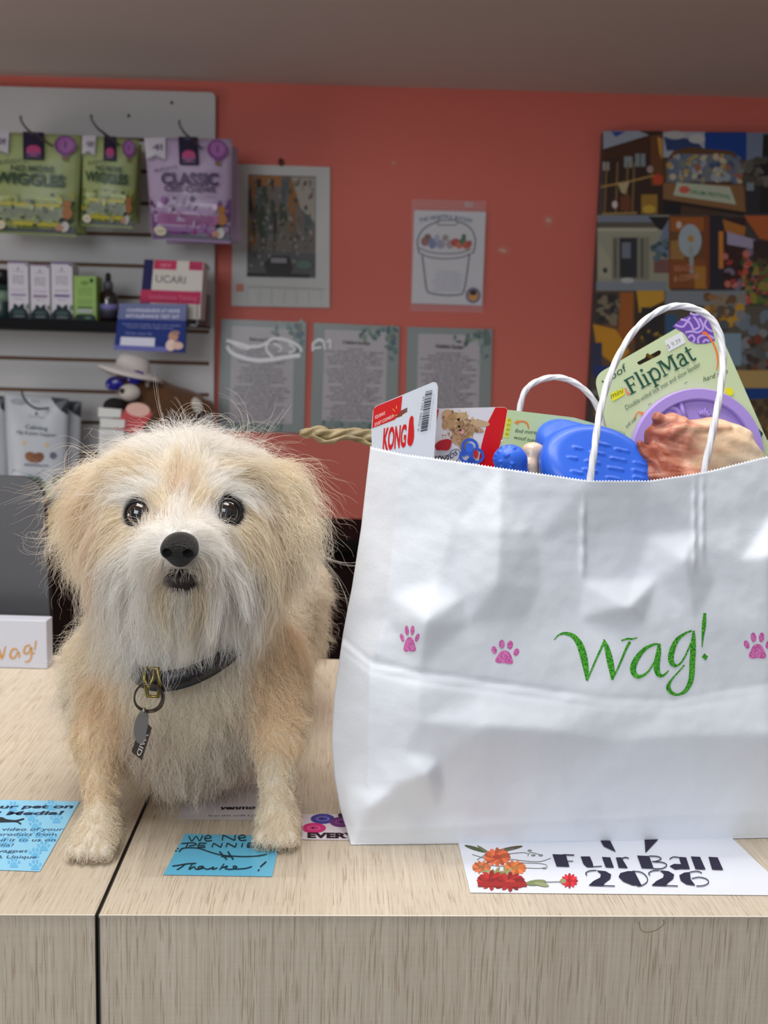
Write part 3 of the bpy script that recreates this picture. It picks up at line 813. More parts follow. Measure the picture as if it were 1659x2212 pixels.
for k in range(150):
    A.ell(r.uniform(.18, .83), r.uniform(.09, .72), r.uniform(.008, .022), r.uniform(.006, .02), r.choice([(84, 80, 74), (138, 132, 122), (98, 104, 94), (150, 146, 138), (90, 84, 84), (126, 108, 90)]), r.uniform(0, 3), 7)
A.poly([(.33, .70), (.40, .64), (.58, .64), (.62, .72), (.60, .76), (.36, .76)], (58, 56, 58)); A.rect(.40, .655, .56, .69, (140, 140, 146)); A.ell(.74, .70, .08, .03, (98, 120, 110)); A.rect(.155, .765, .79, .79, (60, 58, 56))
A.rect(.05, .845, .12, .895, (206, 130, 116)); A.stroke([(.16, .86), (.95, .87)], .004, (160, 160, 158))
for i in range(7): A.stroke([(.16 + i * .125, .88), (.16 + i * .125, .97)], .003, (178, 178, 176))
A.build('printed_design', PAPER, cal)
p = at_y(607, 351, Y)
MB().sphere(p + Vector((0, -.006, 0)), (.006, .005, .009), 12).build('push_pin', mat('dark_red_plastic_pin', (70, 18, 16), .3), cal, True)

# bucket sheet in clear sleeve
bs = thing('bucket_poster', 'laminated sheet with a drawing of a full bucket, taped to the coral wall', 'poster', tuple(at_y(966, 658, Y)))
bq = [(895, 454), (1050, 458), (1041, 660), (889, 655)]
slab('poster_paper', bq, px_plane((0, Y, 0), (0, -1, 0)), .001, mat('poster_white_paper', (206, 204, 208), .45), bs)
slab('clear_sleeve', [(890, 430), (1050, 434), (1044, 676), (886, 672)], px_plane((0, Y - .0006, 0), (0, -1, 0)), .0003, clear_mat('clear_plastic_sleeve', .25, .12), bs)
A = Art(px_plane((0, Y, 0), (0, -1, 0)), base=.0002)
blue = (70, 88, 128); line = (96, 98, 108)
A.text('THE HEARTFUL BUCKET', (905, 481), (1022, 483), (0, -9), blue, bold=.03, arc=1.0)
A.stroke([(905, 545), (902, 520), (912, 498), (930, 485), (950, 478)], 3.4, line, 5); A.stroke([(984, 478), (1004, 484), (1020, 498), (1027, 522), (1022, 548)], 3.4, line, 5)
A.stroke([(943, 482), (946, 476), (985, 476), (989, 482), (986, 486), (946, 486)], 2.6, line, 0, True)
for (x, y, a, b, c) in ((918, 522, 9, 10, (150, 70, 60)), (924, 512, 8, 7, (128, 92, 70)), (934, 526, 9, 12, (118, 128, 168)), (944, 516, 6, 10, (160, 166, 186)), (952, 528, 10, 10, (150, 150, 172)), (962, 514, 7, 7, (150, 140, 130)), (972, 528, 9, 10, (168, 150, 150)), (984, 524, 11, 9, (176, 56, 50)), (992, 530, 8, 8, (204, 100, 40)), (1000, 522, 8, 8, (52, 112, 62)), (1008, 530, 9, 9, (190, 78, 48)), (1002, 512, 5, 7, (56, 104, 60)), (1014, 526, 6, 7, (170, 60, 50))):
    A.ell(x, y, a, b, c, 0, 12)
A.stroke([(906, 536), (930, 545), (962, 548), (994, 546), (1018, 538)], 2.6, line, 5); A.stroke([(904, 546), (930, 556), (962, 559), (996, 556), (1020, 546)], 2.6, line, 5)
A.stroke([(912, 552), (918, 600), (922, 626), (930, 633), (962, 638), (994, 636), (1002, 628), (1008, 596), (1014, 550)], 3.2, line, 5)
for i, w in enumerate((24, 30, 26, 34, 30, 28, 34)): A.text('every kind word fills it', (968 - w, 588 + i * 6.6), (968 + w, 589 + i * 6.6), (0, -3.4), (122, 138, 176))
A.ell(1022, 638, 16, 17, (104, 104, 140)); A.ell(1022, 638, 12, 13, (178, 146, 112)); A.ell(1022, 632, 8, 6, (60, 50, 60)); A.ell(1022, 643, 8, 5, (206, 150, 70))
A.build('printed_design', PAPER, bs)
slab('tape', [(1004, 436), (1022, 437), (1021, 448), (1004, 447)], px_plane((0, Y - .0012, 0), (0, -1, 0)), .0002, clear_mat('clear_tape', .5, .2), bs)

# three laminated poems
def poem(q, label, title, seed):
    root = thing('laminated_poem', label, 'notice', tuple(at_y((q[2][0] + q[3][0]) / 2, q[2][1], Y)), 'laminated poems with leafy corners')
    slab('notice_paper', q, px_plane((0, Y, 0), (0, -1, 0)), .0012, mat('laminated_sage_paper', (136, 146, 145), .3), root)
    A = PArt(q, px_plane((0, Y, 0), (0, -1, 0)), base=.0002)
    A.rect(.13, .06, .86, .92, (178, 174, 180)); r = random.Random(seed)
    for _ in range(34):
        t = r.random(); x, y = (.55 + .43 * t, .02 + .12 * r.random()) if r.random() < .6 else (.86 + .1 * r.random(), .04 + .28 * t)
        A.ell(x, y, r.uniform(.02, .05), r.uniform(.012, .03), r.choice([(92, 120, 118), (70, 92, 108), (120, 142, 124), (98, 112, 104), (140, 158, 152)]), r.uniform(0, 3), 10)
    for _ in range(22):
        A.ell(.15 + .6 * r.random(), .93 + .05 * r.random(), r.uniform(.02, .05), r.uniform(.01, .024), r.choice([(104, 128, 128), (124, 142, 140), (80, 104, 108)]), r.uniform(0, 3), 8)
    A.text(title, (.34, .185), (.66, .19), (0, -.032), (60, 56, 64), bold=.04)
    words = ['When the day is over and the house is still', 'a soft paw lingers', 'on the window sill', 'and all the love you gave', 'comes running up the hill', 'no leash no gate', 'only the morning light', 'and a tail that tells you', 'everything is right', 'wait for me at the bend', 'where the tall grass grows', 'I will know your step', 'as every good dog knows']
    y = .24; i = 0
    while y < .90:
        w = r.uniform(.22, .34) if i % 6 else r.uniform(.08, .16)
        A.text(words[(i + seed) % len(words)], (.49 - w, y), (.49 + w, y), (0, -.015), (84, 78, 92), bold=.02); y += .0285; i += 1
    return A, root
A, rt = poem([(478, 689), (662, 696), (657, 936), (470, 930)], 'laminated poem nearest the slatwall, with white strokes across it', 'Beloved Friend', 3)
def add_strokes(A, lines, root=None, q=None):
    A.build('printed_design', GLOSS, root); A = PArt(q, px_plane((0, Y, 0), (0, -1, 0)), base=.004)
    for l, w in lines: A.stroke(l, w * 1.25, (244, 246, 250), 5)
    A.build('white_strokes', GLOSS, root)  # white strokes drawn just in front of the sheet
# (frames below are in the unit square of the sheet)
add_strokes(A, [([(.07, .19), (.2, .21), (.36, .24), (.5, .22), (.62, .16), (.78, .17), (.92, .22), (.95, .27)], .022), ([(.08, .24), (.14, .30), (.3, .345), (.46, .36), (.62, .345), (.78, .32), (.94, .30)], .03),
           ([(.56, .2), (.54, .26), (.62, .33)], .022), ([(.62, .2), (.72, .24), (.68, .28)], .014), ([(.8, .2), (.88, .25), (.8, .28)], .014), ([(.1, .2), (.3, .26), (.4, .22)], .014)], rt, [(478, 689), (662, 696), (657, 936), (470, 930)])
A, rt = poem([(678, 697), (863, 705), (858, 930), (670, 926)], 'middle laminated poem, a few white strokes on its left edge', 'A Rainbow Goodbye', 4)
add_strokes(A, [([(.0, .20), (.06, .16), (.12, .17)], .02), ([(.0, .19), (-.0, .27)], .018), ([(.01, .24), (.1, .23)], .014), ([(.12, .17), (.14, .25)], .016), ([(.16, .18), (.2, .16), (.2, .24)], .016)], rt, [(678, 697), (863, 705), (858, 930), (670, 926)])
A, rt = poem([(880, 706), (1064, 711), (1058, 945), (875, 940)], 'right-hand laminated poem, clean, behind the red and white toy card', 'Faithful Guide', 6)
A.build('printed_design', GLOSS, rt)

# filled scars in the paint
for (x, y, rx, ry, lb) in ((1186, 476, 15, 17, 'larger pale filler patch on the coral wall left of the photo canvas'), (1087, 541, 20, 13, 'smudge of pale filler on the coral wall between bucket sheet and canvas'), (851, 352, 8, 7, 'tiny nail scar high on the coral wall')):
    A = Art(px_plane((0, WY, 0), (0, -1, 0)), base=.0004); rr_ = random.Random(int(x))
    A.poly([(x + rx * math.cos(t) * rr_.uniform(.6, 1.1), y + ry * math.sin(t) * rr_.uniform(.6, 1.1)) for t in [2 * math.pi * i / 14 for i in range(14)]], (202, 118, 100))
    A.ell(x - 1, y, rx * .45, ry * .3, (206, 160, 146), .3, 10)
    o = A.build('filler_patch', print_mat('filler_paste', .8)); tag(o, lb, 'wall patch')

# photo canvas ------------------------------------------------------------
CY = WY - .035
cn = thing('photo_canvas', 'large stretched canvas printed with a collage of town photos, right of the coral wall', 'canvas', tuple(at_y(1480, 1000, CY)))
cl = at_y(1301, 281, CY); cx0 = cl.x + .004; cz1 = cl.z; cz0 = at_y(1400, 1080, CY).z; cx1 = at_y(1704, 600, CY).x
MB().box((cx0, CY, cz0), (cx1, WY - .002, cz1), bev=.003).build('canvas_frame', mat('canvas_edge', (70, 62, 62), .8), cn)
A = Art(px_plane((0, CY, 0), (0, -1, 0)), base=.0004, step=.000008)
r = random.Random(21)
def blobs(x0, y0, x1, y1, n, cols, s0, s1, kind='e'):
    for _ in range(n):
        x, y = r.uniform(x0, x1), r.uniform(y0, y1); a = r.uniform(s0, s1); b = r.uniform(s0, s1); c = r.choice(cols)
        if kind == 'e': A.ell(x, y, a, b, c, r.uniform(0, 3), 8)
        else:
            x = min(x, x1 - a); y = min(y, y1 - b); A.rect(x, y, x + a, y + b, c)
# row 1 left: brown timber shop
A.rect(1303, 283, 1432, 463, (58, 42, 34)); A.poly([(1303, 283), (1380, 283), (1402, 292), (1303, 322)], (150, 158, 172)); A.poly([(1320, 284), (1352, 284), (1330, 296)], (44, 70, 150))
A.poly([(1302, 326), (1402, 292), (1430, 300), (1430, 330), (1302, 345)], (72, 44, 30)); A.poly([(1405, 294), (1430, 290), (1432, 400), (1406, 402)], (104, 66, 38)); A.poly([(1420, 296), (1430, 300), (1430, 345), (1424, 330)], (196, 146, 62))
A.rect(1348, 338, 1366, 362, (132, 140, 142)); A.rect(1372, 332, 1394, 360, (126, 134, 138)); A.stroke([(1383, 330), (1383, 362)], 2, (60, 44, 36)); A.rect(1302, 350, 1316, 368, (150, 150, 146))
for x in (1310, 1334, 1356, 1370): A.stroke([(x, 350), (x - 4, 460)], 3.4, (128, 104, 66))
A.stroke([(1297, 404), (1360, 392), (1410, 380), (1430, 382)], 4, (166, 130, 72)); A.poly([(1334, 396), (1360, 392), (1350, 420), (1342, 416)], (176, 160, 124)); A.ell(1421, 388, 11, 12, (184, 70, 42)); A.ell(1404, 366, 7, 8, (160, 140, 136)); A.ell(1328, 442, 6, 8, (206, 190, 180)); A.rect(1340, 424, 1362, 455, (110, 64, 42)); A.rect(1385, 420, 1420, 462, (150, 116, 50)); A.ell(1402, 452, 14, 9, (188, 158, 62)); A.stroke([(1300, 462), (1376, 460)], 4, (160, 132, 70))
# row 1 middle: sign under blue sky
A.rect(1432, 285, 1612, 463, (78, 58, 44)); A.rect(1432, 285, 1524, 340, (160, 166, 176)); A.rect(1522, 286, 1612, 345, (24, 62, 138)); A.poly([(1434, 296), (1500, 300), (1520, 322), (1440, 326)], (48, 66, 108)); A.ell(1458, 292, 22, 9, (176, 176, 178)); A.ell(1505, 300, 18, 10, (184, 184, 184))
A.poly([(1436, 350), (1455, 326), (1490, 318), (1580, 326), (1606, 345), (1610, 380), (1432, 390)], (96, 66, 42)); A.poly([(1444, 350), (1462, 332), (1576, 334), (1600, 352), (1602, 392), (1440, 394)], (110, 116, 124))
blobs(1444, 338, 1600, 392, 90, [(150, 158, 168), (70, 84, 118), (120, 124, 120), (188, 176, 150), (150, 96, 80), (92, 108, 132), (170, 150, 90)], 3, 10)
A.poly([(1432, 395), (1606, 400), (1610, 458), (1432, 430)], (132, 96, 62)); A.poly([(1462, 394), (1576, 404), (1590, 442), (1454, 422)], (176, 184, 162)); A.text('DRUM FESTIVAL', (1490, 418), (1578, 430), (0, -9), (74, 126, 88), bold=.03); A.ell(1478, 410, 12, 8, (196, 92, 74))
A.stroke([(1432, 434), (1608, 462)], 7, (44, 36, 30)); A.rect(1432, 436, 1470, 463, (38, 34, 36))
A.rect(1612, 287, 1700, 463, (48, 46, 50)); A.poly([(1612, 287), (1660, 287), (1650, 330), (1640, 352), (1612, 362)], (112, 126, 150)); A.poly([(1648, 290), (1700, 290), (1700, 460), (1640, 460)], (34, 34, 32)); blobs(1608, 345, 1662, 400, 26, [(76, 70, 62), (92, 88, 78), (104, 98, 92)], 5, 12); A.rect(1612, 395, 1628, 412, (120, 132, 140))
# row 2
A.rect(1290, 465, 1448, 630, (150, 150, 132)); A.rect(1292, 466, 1408, 480, (120, 128, 144)); A.rect(1290, 480, 1430, 492, (92, 88, 78)); A.rect(1290, 493, 1420, 500, (172, 170, 150)); A.poly([(1400, 468), (1448, 468), (1430, 498), (1420, 494)], (40, 40, 42))
A.rect(1322, 512, 1402, 605, (128, 126, 112)); A.rect(1338, 514, 1376, 600, (52, 54, 58)); A.rect(1343, 524, 1362, 558, (112, 120, 132)); A.rect(1326, 516, 1331, 600, (86, 86, 78)); A.rect(1384, 516, 1389, 600, (86, 86, 78)); A.poly([(1292, 520), (1318, 560), (1318, 600), (1292, 600)], (162, 160, 138))
A.ell(1307, 584, 5, 6, (60, 62, 60)); A.poly([(1448, 466), (1448, 560), (1416, 545), (1430, 500)], (112, 128, 150)); A.rect(1412, 560, 1446, 590, (120, 84, 82)); blobs(1412, 520, 1446, 560, 12, [(66, 84, 90), (90, 110, 118)], 4, 10); A.rect(1288, 608, 1440, 630, (128, 138, 146)); A.ell(1355, 606, 14, 6, (182, 184, 184))
A.rect(1444, 466, 1560, 624, (110, 74, 46)); A.rect(1448, 470, 1520, 500, (158, 90, 42)); A.rect(1448, 520, 1478, 560, (156, 118, 66)); A.rect(1445, 560, 1530, 622, (132, 78, 42)); A.rect(1500, 575, 1526, 624, (168, 120, 50))
A.ell(1490, 520, 25, 36, (158, 172, 178)); A.ell(1466, 486, 6, 8, (188, 180, 170)); A.ell(1492, 516, 7, 8, (176, 136, 76)); A.stroke([(1492, 530), (1494, 590)], 9, (150, 160, 158)); A.text('BEADS', (1456, 586), (1498, 584), (0, -12), (180, 112, 88), bold=.03); A.text('& COFFEE', (1455, 608), (1510, 602), (0, -12), (186, 132, 100), bold=.03)
A.rect(1530, 466, 1562, 624, (46, 44, 52)); A.rect(1524, 468, 1532, 620, (128, 64, 40)); A.rect(1562, 470, 1610, 624, (60, 40, 36)); A.poly([(1560, 474), (1610, 490), (1608, 510), (1566, 500)], (170, 108, 50)); A.poly([(1570, 500), (1630, 518), (1626, 538), (1570, 528)], (158, 150, 176)); A.rect(1552, 500, 1562, 580, (196, 124, 56))
A.poly([(1606, 466), (1700, 466), (1700, 530), (1640, 515)], (176, 92, 48)); A.rect(1626, 520, 1700, 624, (58, 44, 42)); blobs(1560, 545, 1640, 620, 34, [(160, 60, 52), (70, 46, 44), (190, 112, 100), (120, 110, 132), (44, 34, 34)], 4, 10)
blobs(1606, 560, 1670, 700, 120, [(186, 84, 70), (62, 84, 50), (92, 112, 58), (120, 64, 56), (200, 120, 106), (50, 58, 40), (140, 130, 60)], 4, 10)
# row 3
A.rect(1284, 628, 1370, 815, (104, 78, 54)); A.rect(1284, 632, 1335, 700, (66, 60, 54)); blobs(1288, 640, 1340, 705, 24, [(96, 92, 84), (52, 50, 48), (128, 116, 96)], 4, 10); A.poly([(1340, 632), (1368, 632), (1366, 740), (1334, 735)], (160, 92, 44)); A.poly([(1280, 700), (1330, 712), (1360, 760), (1330, 790), (1290, 760)], (196, 138, 40)); A.rect(1278, 740, 1300, 800, (58, 60, 84)); A.rect(1282, 790, 1330, 815, (44, 60, 116))
A.rect(1370, 628, 1436, 815, (70, 54, 40)); A.poly([(1374, 628), (1434, 628), (1434, 650), (1380, 676)], (196, 150, 50)); A.rect(1384, 664, 1432, 740, (50, 48, 48)); blobs(1380, 700, 1432, 790, 20, [(170, 140, 50), (90, 80, 40), (60, 50, 36)], 3, 9, 'r')
A.rect(1436, 628, 1610, 660, (128, 134, 142)); A.rect(1436, 660, 1700, 815, (92, 86, 76)); blobs(1520, 640, 1600, 700, 30, [(150, 110, 62), (196, 148, 48), (110, 82, 56), (140, 128, 110)], 5, 12); A.rect(1436, 680, 1460, 770, (56, 92, 128)); blobs(1560, 680, 1690, 780, 40, [(112, 124, 136), (84, 92, 98), (70, 64, 58), (128, 132, 134)], 6, 14)
A.rect(1560, 720, 1600, 790, (128, 150, 166)); blobs(1600, 730, 1690, 800, 24, [(70, 56, 50), (120, 62, 44), (104, 96, 88)], 5, 13); A.rect(1586, 800, 1700, 845, (176, 148, 92)); A.rect(1586, 838, 1700, 900, (26, 62, 128)); A.rect(1590, 862, 1700, 1075, (104, 86, 56)); blobs(1590, 866, 1690, 1000, 40, [(150, 122, 66), (76, 62, 46), (120, 100, 66)], 5, 14)
A.rect(1276, 815, 1590, 1075, (80, 72, 66)); blobs(1278, 820, 1400, 1000, 60, [(140, 108, 60), (60, 70, 98), (96, 82, 66), (50, 46, 44), (120, 120, 120)], 6, 16, 'r')
A.build('collage_print', print_mat('canvas_print', .7, .3, bump=.1), cn)

# ================================================================== monitor and card on the left of the counter
MY = at_z(102, 1446, 0).y + .075
mon = thing('monitor', 'silver grey flat monitor seen from behind, at the left edge of the counter', 'monitor', tuple(at_y(20, 1400, MY)))
mq = rounded([(-420, 1018), (92, 1030), (108, 1342), (-420, 1342)], [30, 58, 4, 4], 10)
mo = slab('monitor_shell', mq, px_plane((0, MY, 0), (0, -1, .04)), .012, mat('brushed_aluminium_grey', (88, 88, 91), .42, .7, bump=.03, bscale=400), mon)
bv_ = mo.modifiers.new('bevel', 'BEVEL'); bv_.width = .004; bv_.segments = 3; bv_.angle_limit = 1.0; bv_.limit_method = 'ANGLE'
p = at_z(-150, 1400, 0); q = at_y(-150, 1300, MY)
MB().box((q.x - .06, MY + .005, .0), (q.x + .06, MY + .10, .006), bev=.002).build('stand_foot', mat('brushed_aluminium_grey'), mon)
MB().box((q.x - .04, MY + .013, .005), (q.x + .04, MY + .02, q.z), bev=.002).build('stand_neck', mat('brushed_aluminium_grey'), mon)
a = at_z(-260, 1442, .0005); 
cd = thing('printed_card_box', 'low white box with an orange wag print, standing before the monitor', 'box', tuple(at_z(30, 1444, 0)))
c0 = at_z(102, 1446, 0); hgt = on_plane(102, 1341, c0, Vector((0, -1, 0))).z
MB().box((c0.x - .30, c0.y, .0004), (c0.x, c0.y + .022, hgt), bev=.0012).build('carton', mat('white_box_board', (196, 200, 212), .5), cd)
A = Art(px_plane(c0, (0, -1, 0)), base=.0004)
og = (196, 150, 96)
A.stroke([(-30, 1388, 2), (-22, 1395, 5), (-14, 1425, 6), (-4, 1400, 5), (4, 1422, 6), (12, 1396, 3)], 4, og, 4); A.stroke([(38, 1404, 4), (28, 1402, 4), (22, 1416, 5), (30, 1422, 4), (40, 1408, 4), (42, 1421, 4)], 4, og, 4); A.stroke([(66, 1394, 4), (56, 1396, 4), (52, 1408, 5), (60, 1412, 4), (68, 1398, 4), (66, 1424, 4), (54, 1430, 3)], 4, og, 4)
A.stroke([(78, 1384, 4), (75, 1404, 3)], 3, og); A.ell(73, 1411, 2.4, 2.4, og)
A.build('orange_lettering', PAPER, cd)
# ================================================================== the dog
FUR = 1.0
def W(px, py, y): return np.array(at_y(px, py, y))
pL = np.array(at_z(196, 1858, 0)); pR = np.array(at_z(597, 1832, 0))
pL[1] += .016; pR[1] += .016
dog = thing('dog', 'small shaggy cream and white dog standing on the counter beside the shopping bag', 'dog', (-0.15, 0.85, 0.0))
CHX = W(410, 1480, .82)
REAR = np.array((-.135, 1.02, .150))
wL = W(217, 1765, .735); wR = W(595, 1760, .745)
eL = W(213, 1600, .77); eR = W(600, 1600, .77)
HL = np.array((-.190, 1.03, 0)); HR = np.array((-.085, 1.03, 0))
NOSE = W(386, 1186, .652)
def head_sdf(P):
    d = s_ell(P, W(405, 1110, .765), (.064, .062, .0555))
    d = smin(d, s_ell(P, W(405, 1190, .755), (.066, .055, .046)), .02)
    d = smin(d, s_cap(P, W(398, 1190, .735), W(388, 1196, .680), .036, .0225), .018)
    d = smin(d, s_cap(P, W(398, 1262, .735), W(391, 1252, .688), .028, .0165), .012)
    # ears
    for (a, b, c) in ((W(245, 1060, .775), W(200, 1140, .772), W(188, 1205, .765)), (W(570, 1060, .775), W(612, 1140, .772), W(625, 1205, .765))):
        e = smin(s_cap(P, a, b, .016, .014), s_cap(P, b, c, .014, .009), .01)
        d = smin(d, e, .012)
    return d
def dog_sdf(P):
    d = head_sdf(P)
    d = smin(d, s_cap(P, W(405, 1200, .80), W(408, 1400, .815), .060, .068), .03)
    d = smin(d, s_ell(P, W(403, 1470, .830), (.088, .072, .074)), .03)
    d = smin(d, s_ell(P, W(400, 1570, .830), (.066, .060, .036)), .03)
    d = smin(d, s_cap(P, CHX + np.array((0, .03, .004)), REAR, .068, .064), .03)
    for (sh, el, wr, pw) in ((W(245, 1450, .82), eL, wL, pL), (W(570, 1450, .82), eR, wR, pR)):
        d = smin(d, s_cap(P, sh, el, .034, .0165), .018)
        d = smin(d, s_cap(P, el, wr, .0155, .0090), .010)
        ank = np.array((pw[0], pw[1] + .006, .020))
        d = smin(d, s_cap(P, wr, ank, .0092, .0105), .008)
        d = smin(d, s_ell(P, (pw[0], pw[1] - .002, .0125), (.0155, .0185, .0112)), .008)
        for k in range(4):
            tx = (k - 1.5) * .0080
            d = smin(d, s_ell(P, (pw[0] + tx, pw[1] - .0165 - .003 * (1 - abs(k - 1.5) / 1.5), .0076), (.0044, .0082, .0070)), .0015)
    for s, h in ((-1, HL), (1, HR)):
        hip = REAR + np.array((s * .038, -.01, -.02)); kn = np.array((h[0], h[1] - .02, .085)); hk = np.array((h[0], h[1] + .035, .055))
        d = smin(d, s_cap(P, hip, kn, .042, .026), .02)
        d = smin(d, s_cap(P, kn, hk, .022, .013), .01)
        d = smin(d, s_cap(P, hk, (h[0], h[1] + .02, .016), .012, .012), .008)
        d = smin(d, s_ell(P, (h[0], h[1] + .002, .011), (.016, .026, .0108)), .008)
    tail = [REAR + np.array((0, .05, .03)), REAR + np.array((0, .085, .07)), REAR + np.array((0, .08, .115))]
    d = smin(d, s_cap(P, tail[0], tail[1], .016, .012), .015); d = smin(d, s_cap(P, tail[1], tail[2], .012, .007), .008)
    # eye sockets
    for e in (EYL, EYR): d = np.maximum(d, -(np.sqrt(((P - e) ** 2).sum(-1)) - .0106))
    d = np.maximum(d, -s_ell(P, W(394, 1243, .660), (.013, .020, .0038)))   # mouth slit
    return np.maximum(d, .0006 - P[:, 2])
def surf_on(px, py, fn=head_sdf, y0=.60, y1=.80):
    best = None
    ys = np.linspace(y0, y1, 900); P = np.array([W(px, py, y) for y in ys]); v = fn(P)
    i = int(np.argmax(v < 0)); return P[i], ys[i]
EYL, yl_ = surf_on(298, 1112); EYR, yr_ = surf_on(489, 1108)
EYL = EYL + np.array((0.0004, .0064, 0)); EYR = EYR + np.array((-.0004, .0064, 0))

def skin_mat():
    m = mat('dog_skin_undercoat', (196, 176, 150), .9, mottle=.12, mscale=40)
    nt = m.node_tree; a = nt.nodes.new('ShaderNodeAttribute'); a.attribute_name = 'ink'
    b = nt.nodes['Principled BSDF']
    for l in list(b.inputs['Base Color'].links): nt.links.remove(l)
    nt.links.new(a.outputs['Color'], b.inputs['Base Color'])
    return m
lo = np.array((-.30, .60, -.002)); hi = np.array((.02, 1.20, .40))
bv, bf = surface_nets(dog_sdf, lo, hi, .0034)
def sdf_normal(P, fn=dog_sdf, e=.0012):
    g = np.stack([fn(P + np.array(d) * e) - fn(P - np.array(d) * e) for d in ((1, 0, 0), (0, 1, 0), (0, 0, 1))], -1)
    return g / (np.linalg.norm(g, axis=1, keepdims=True) + 1e-12)

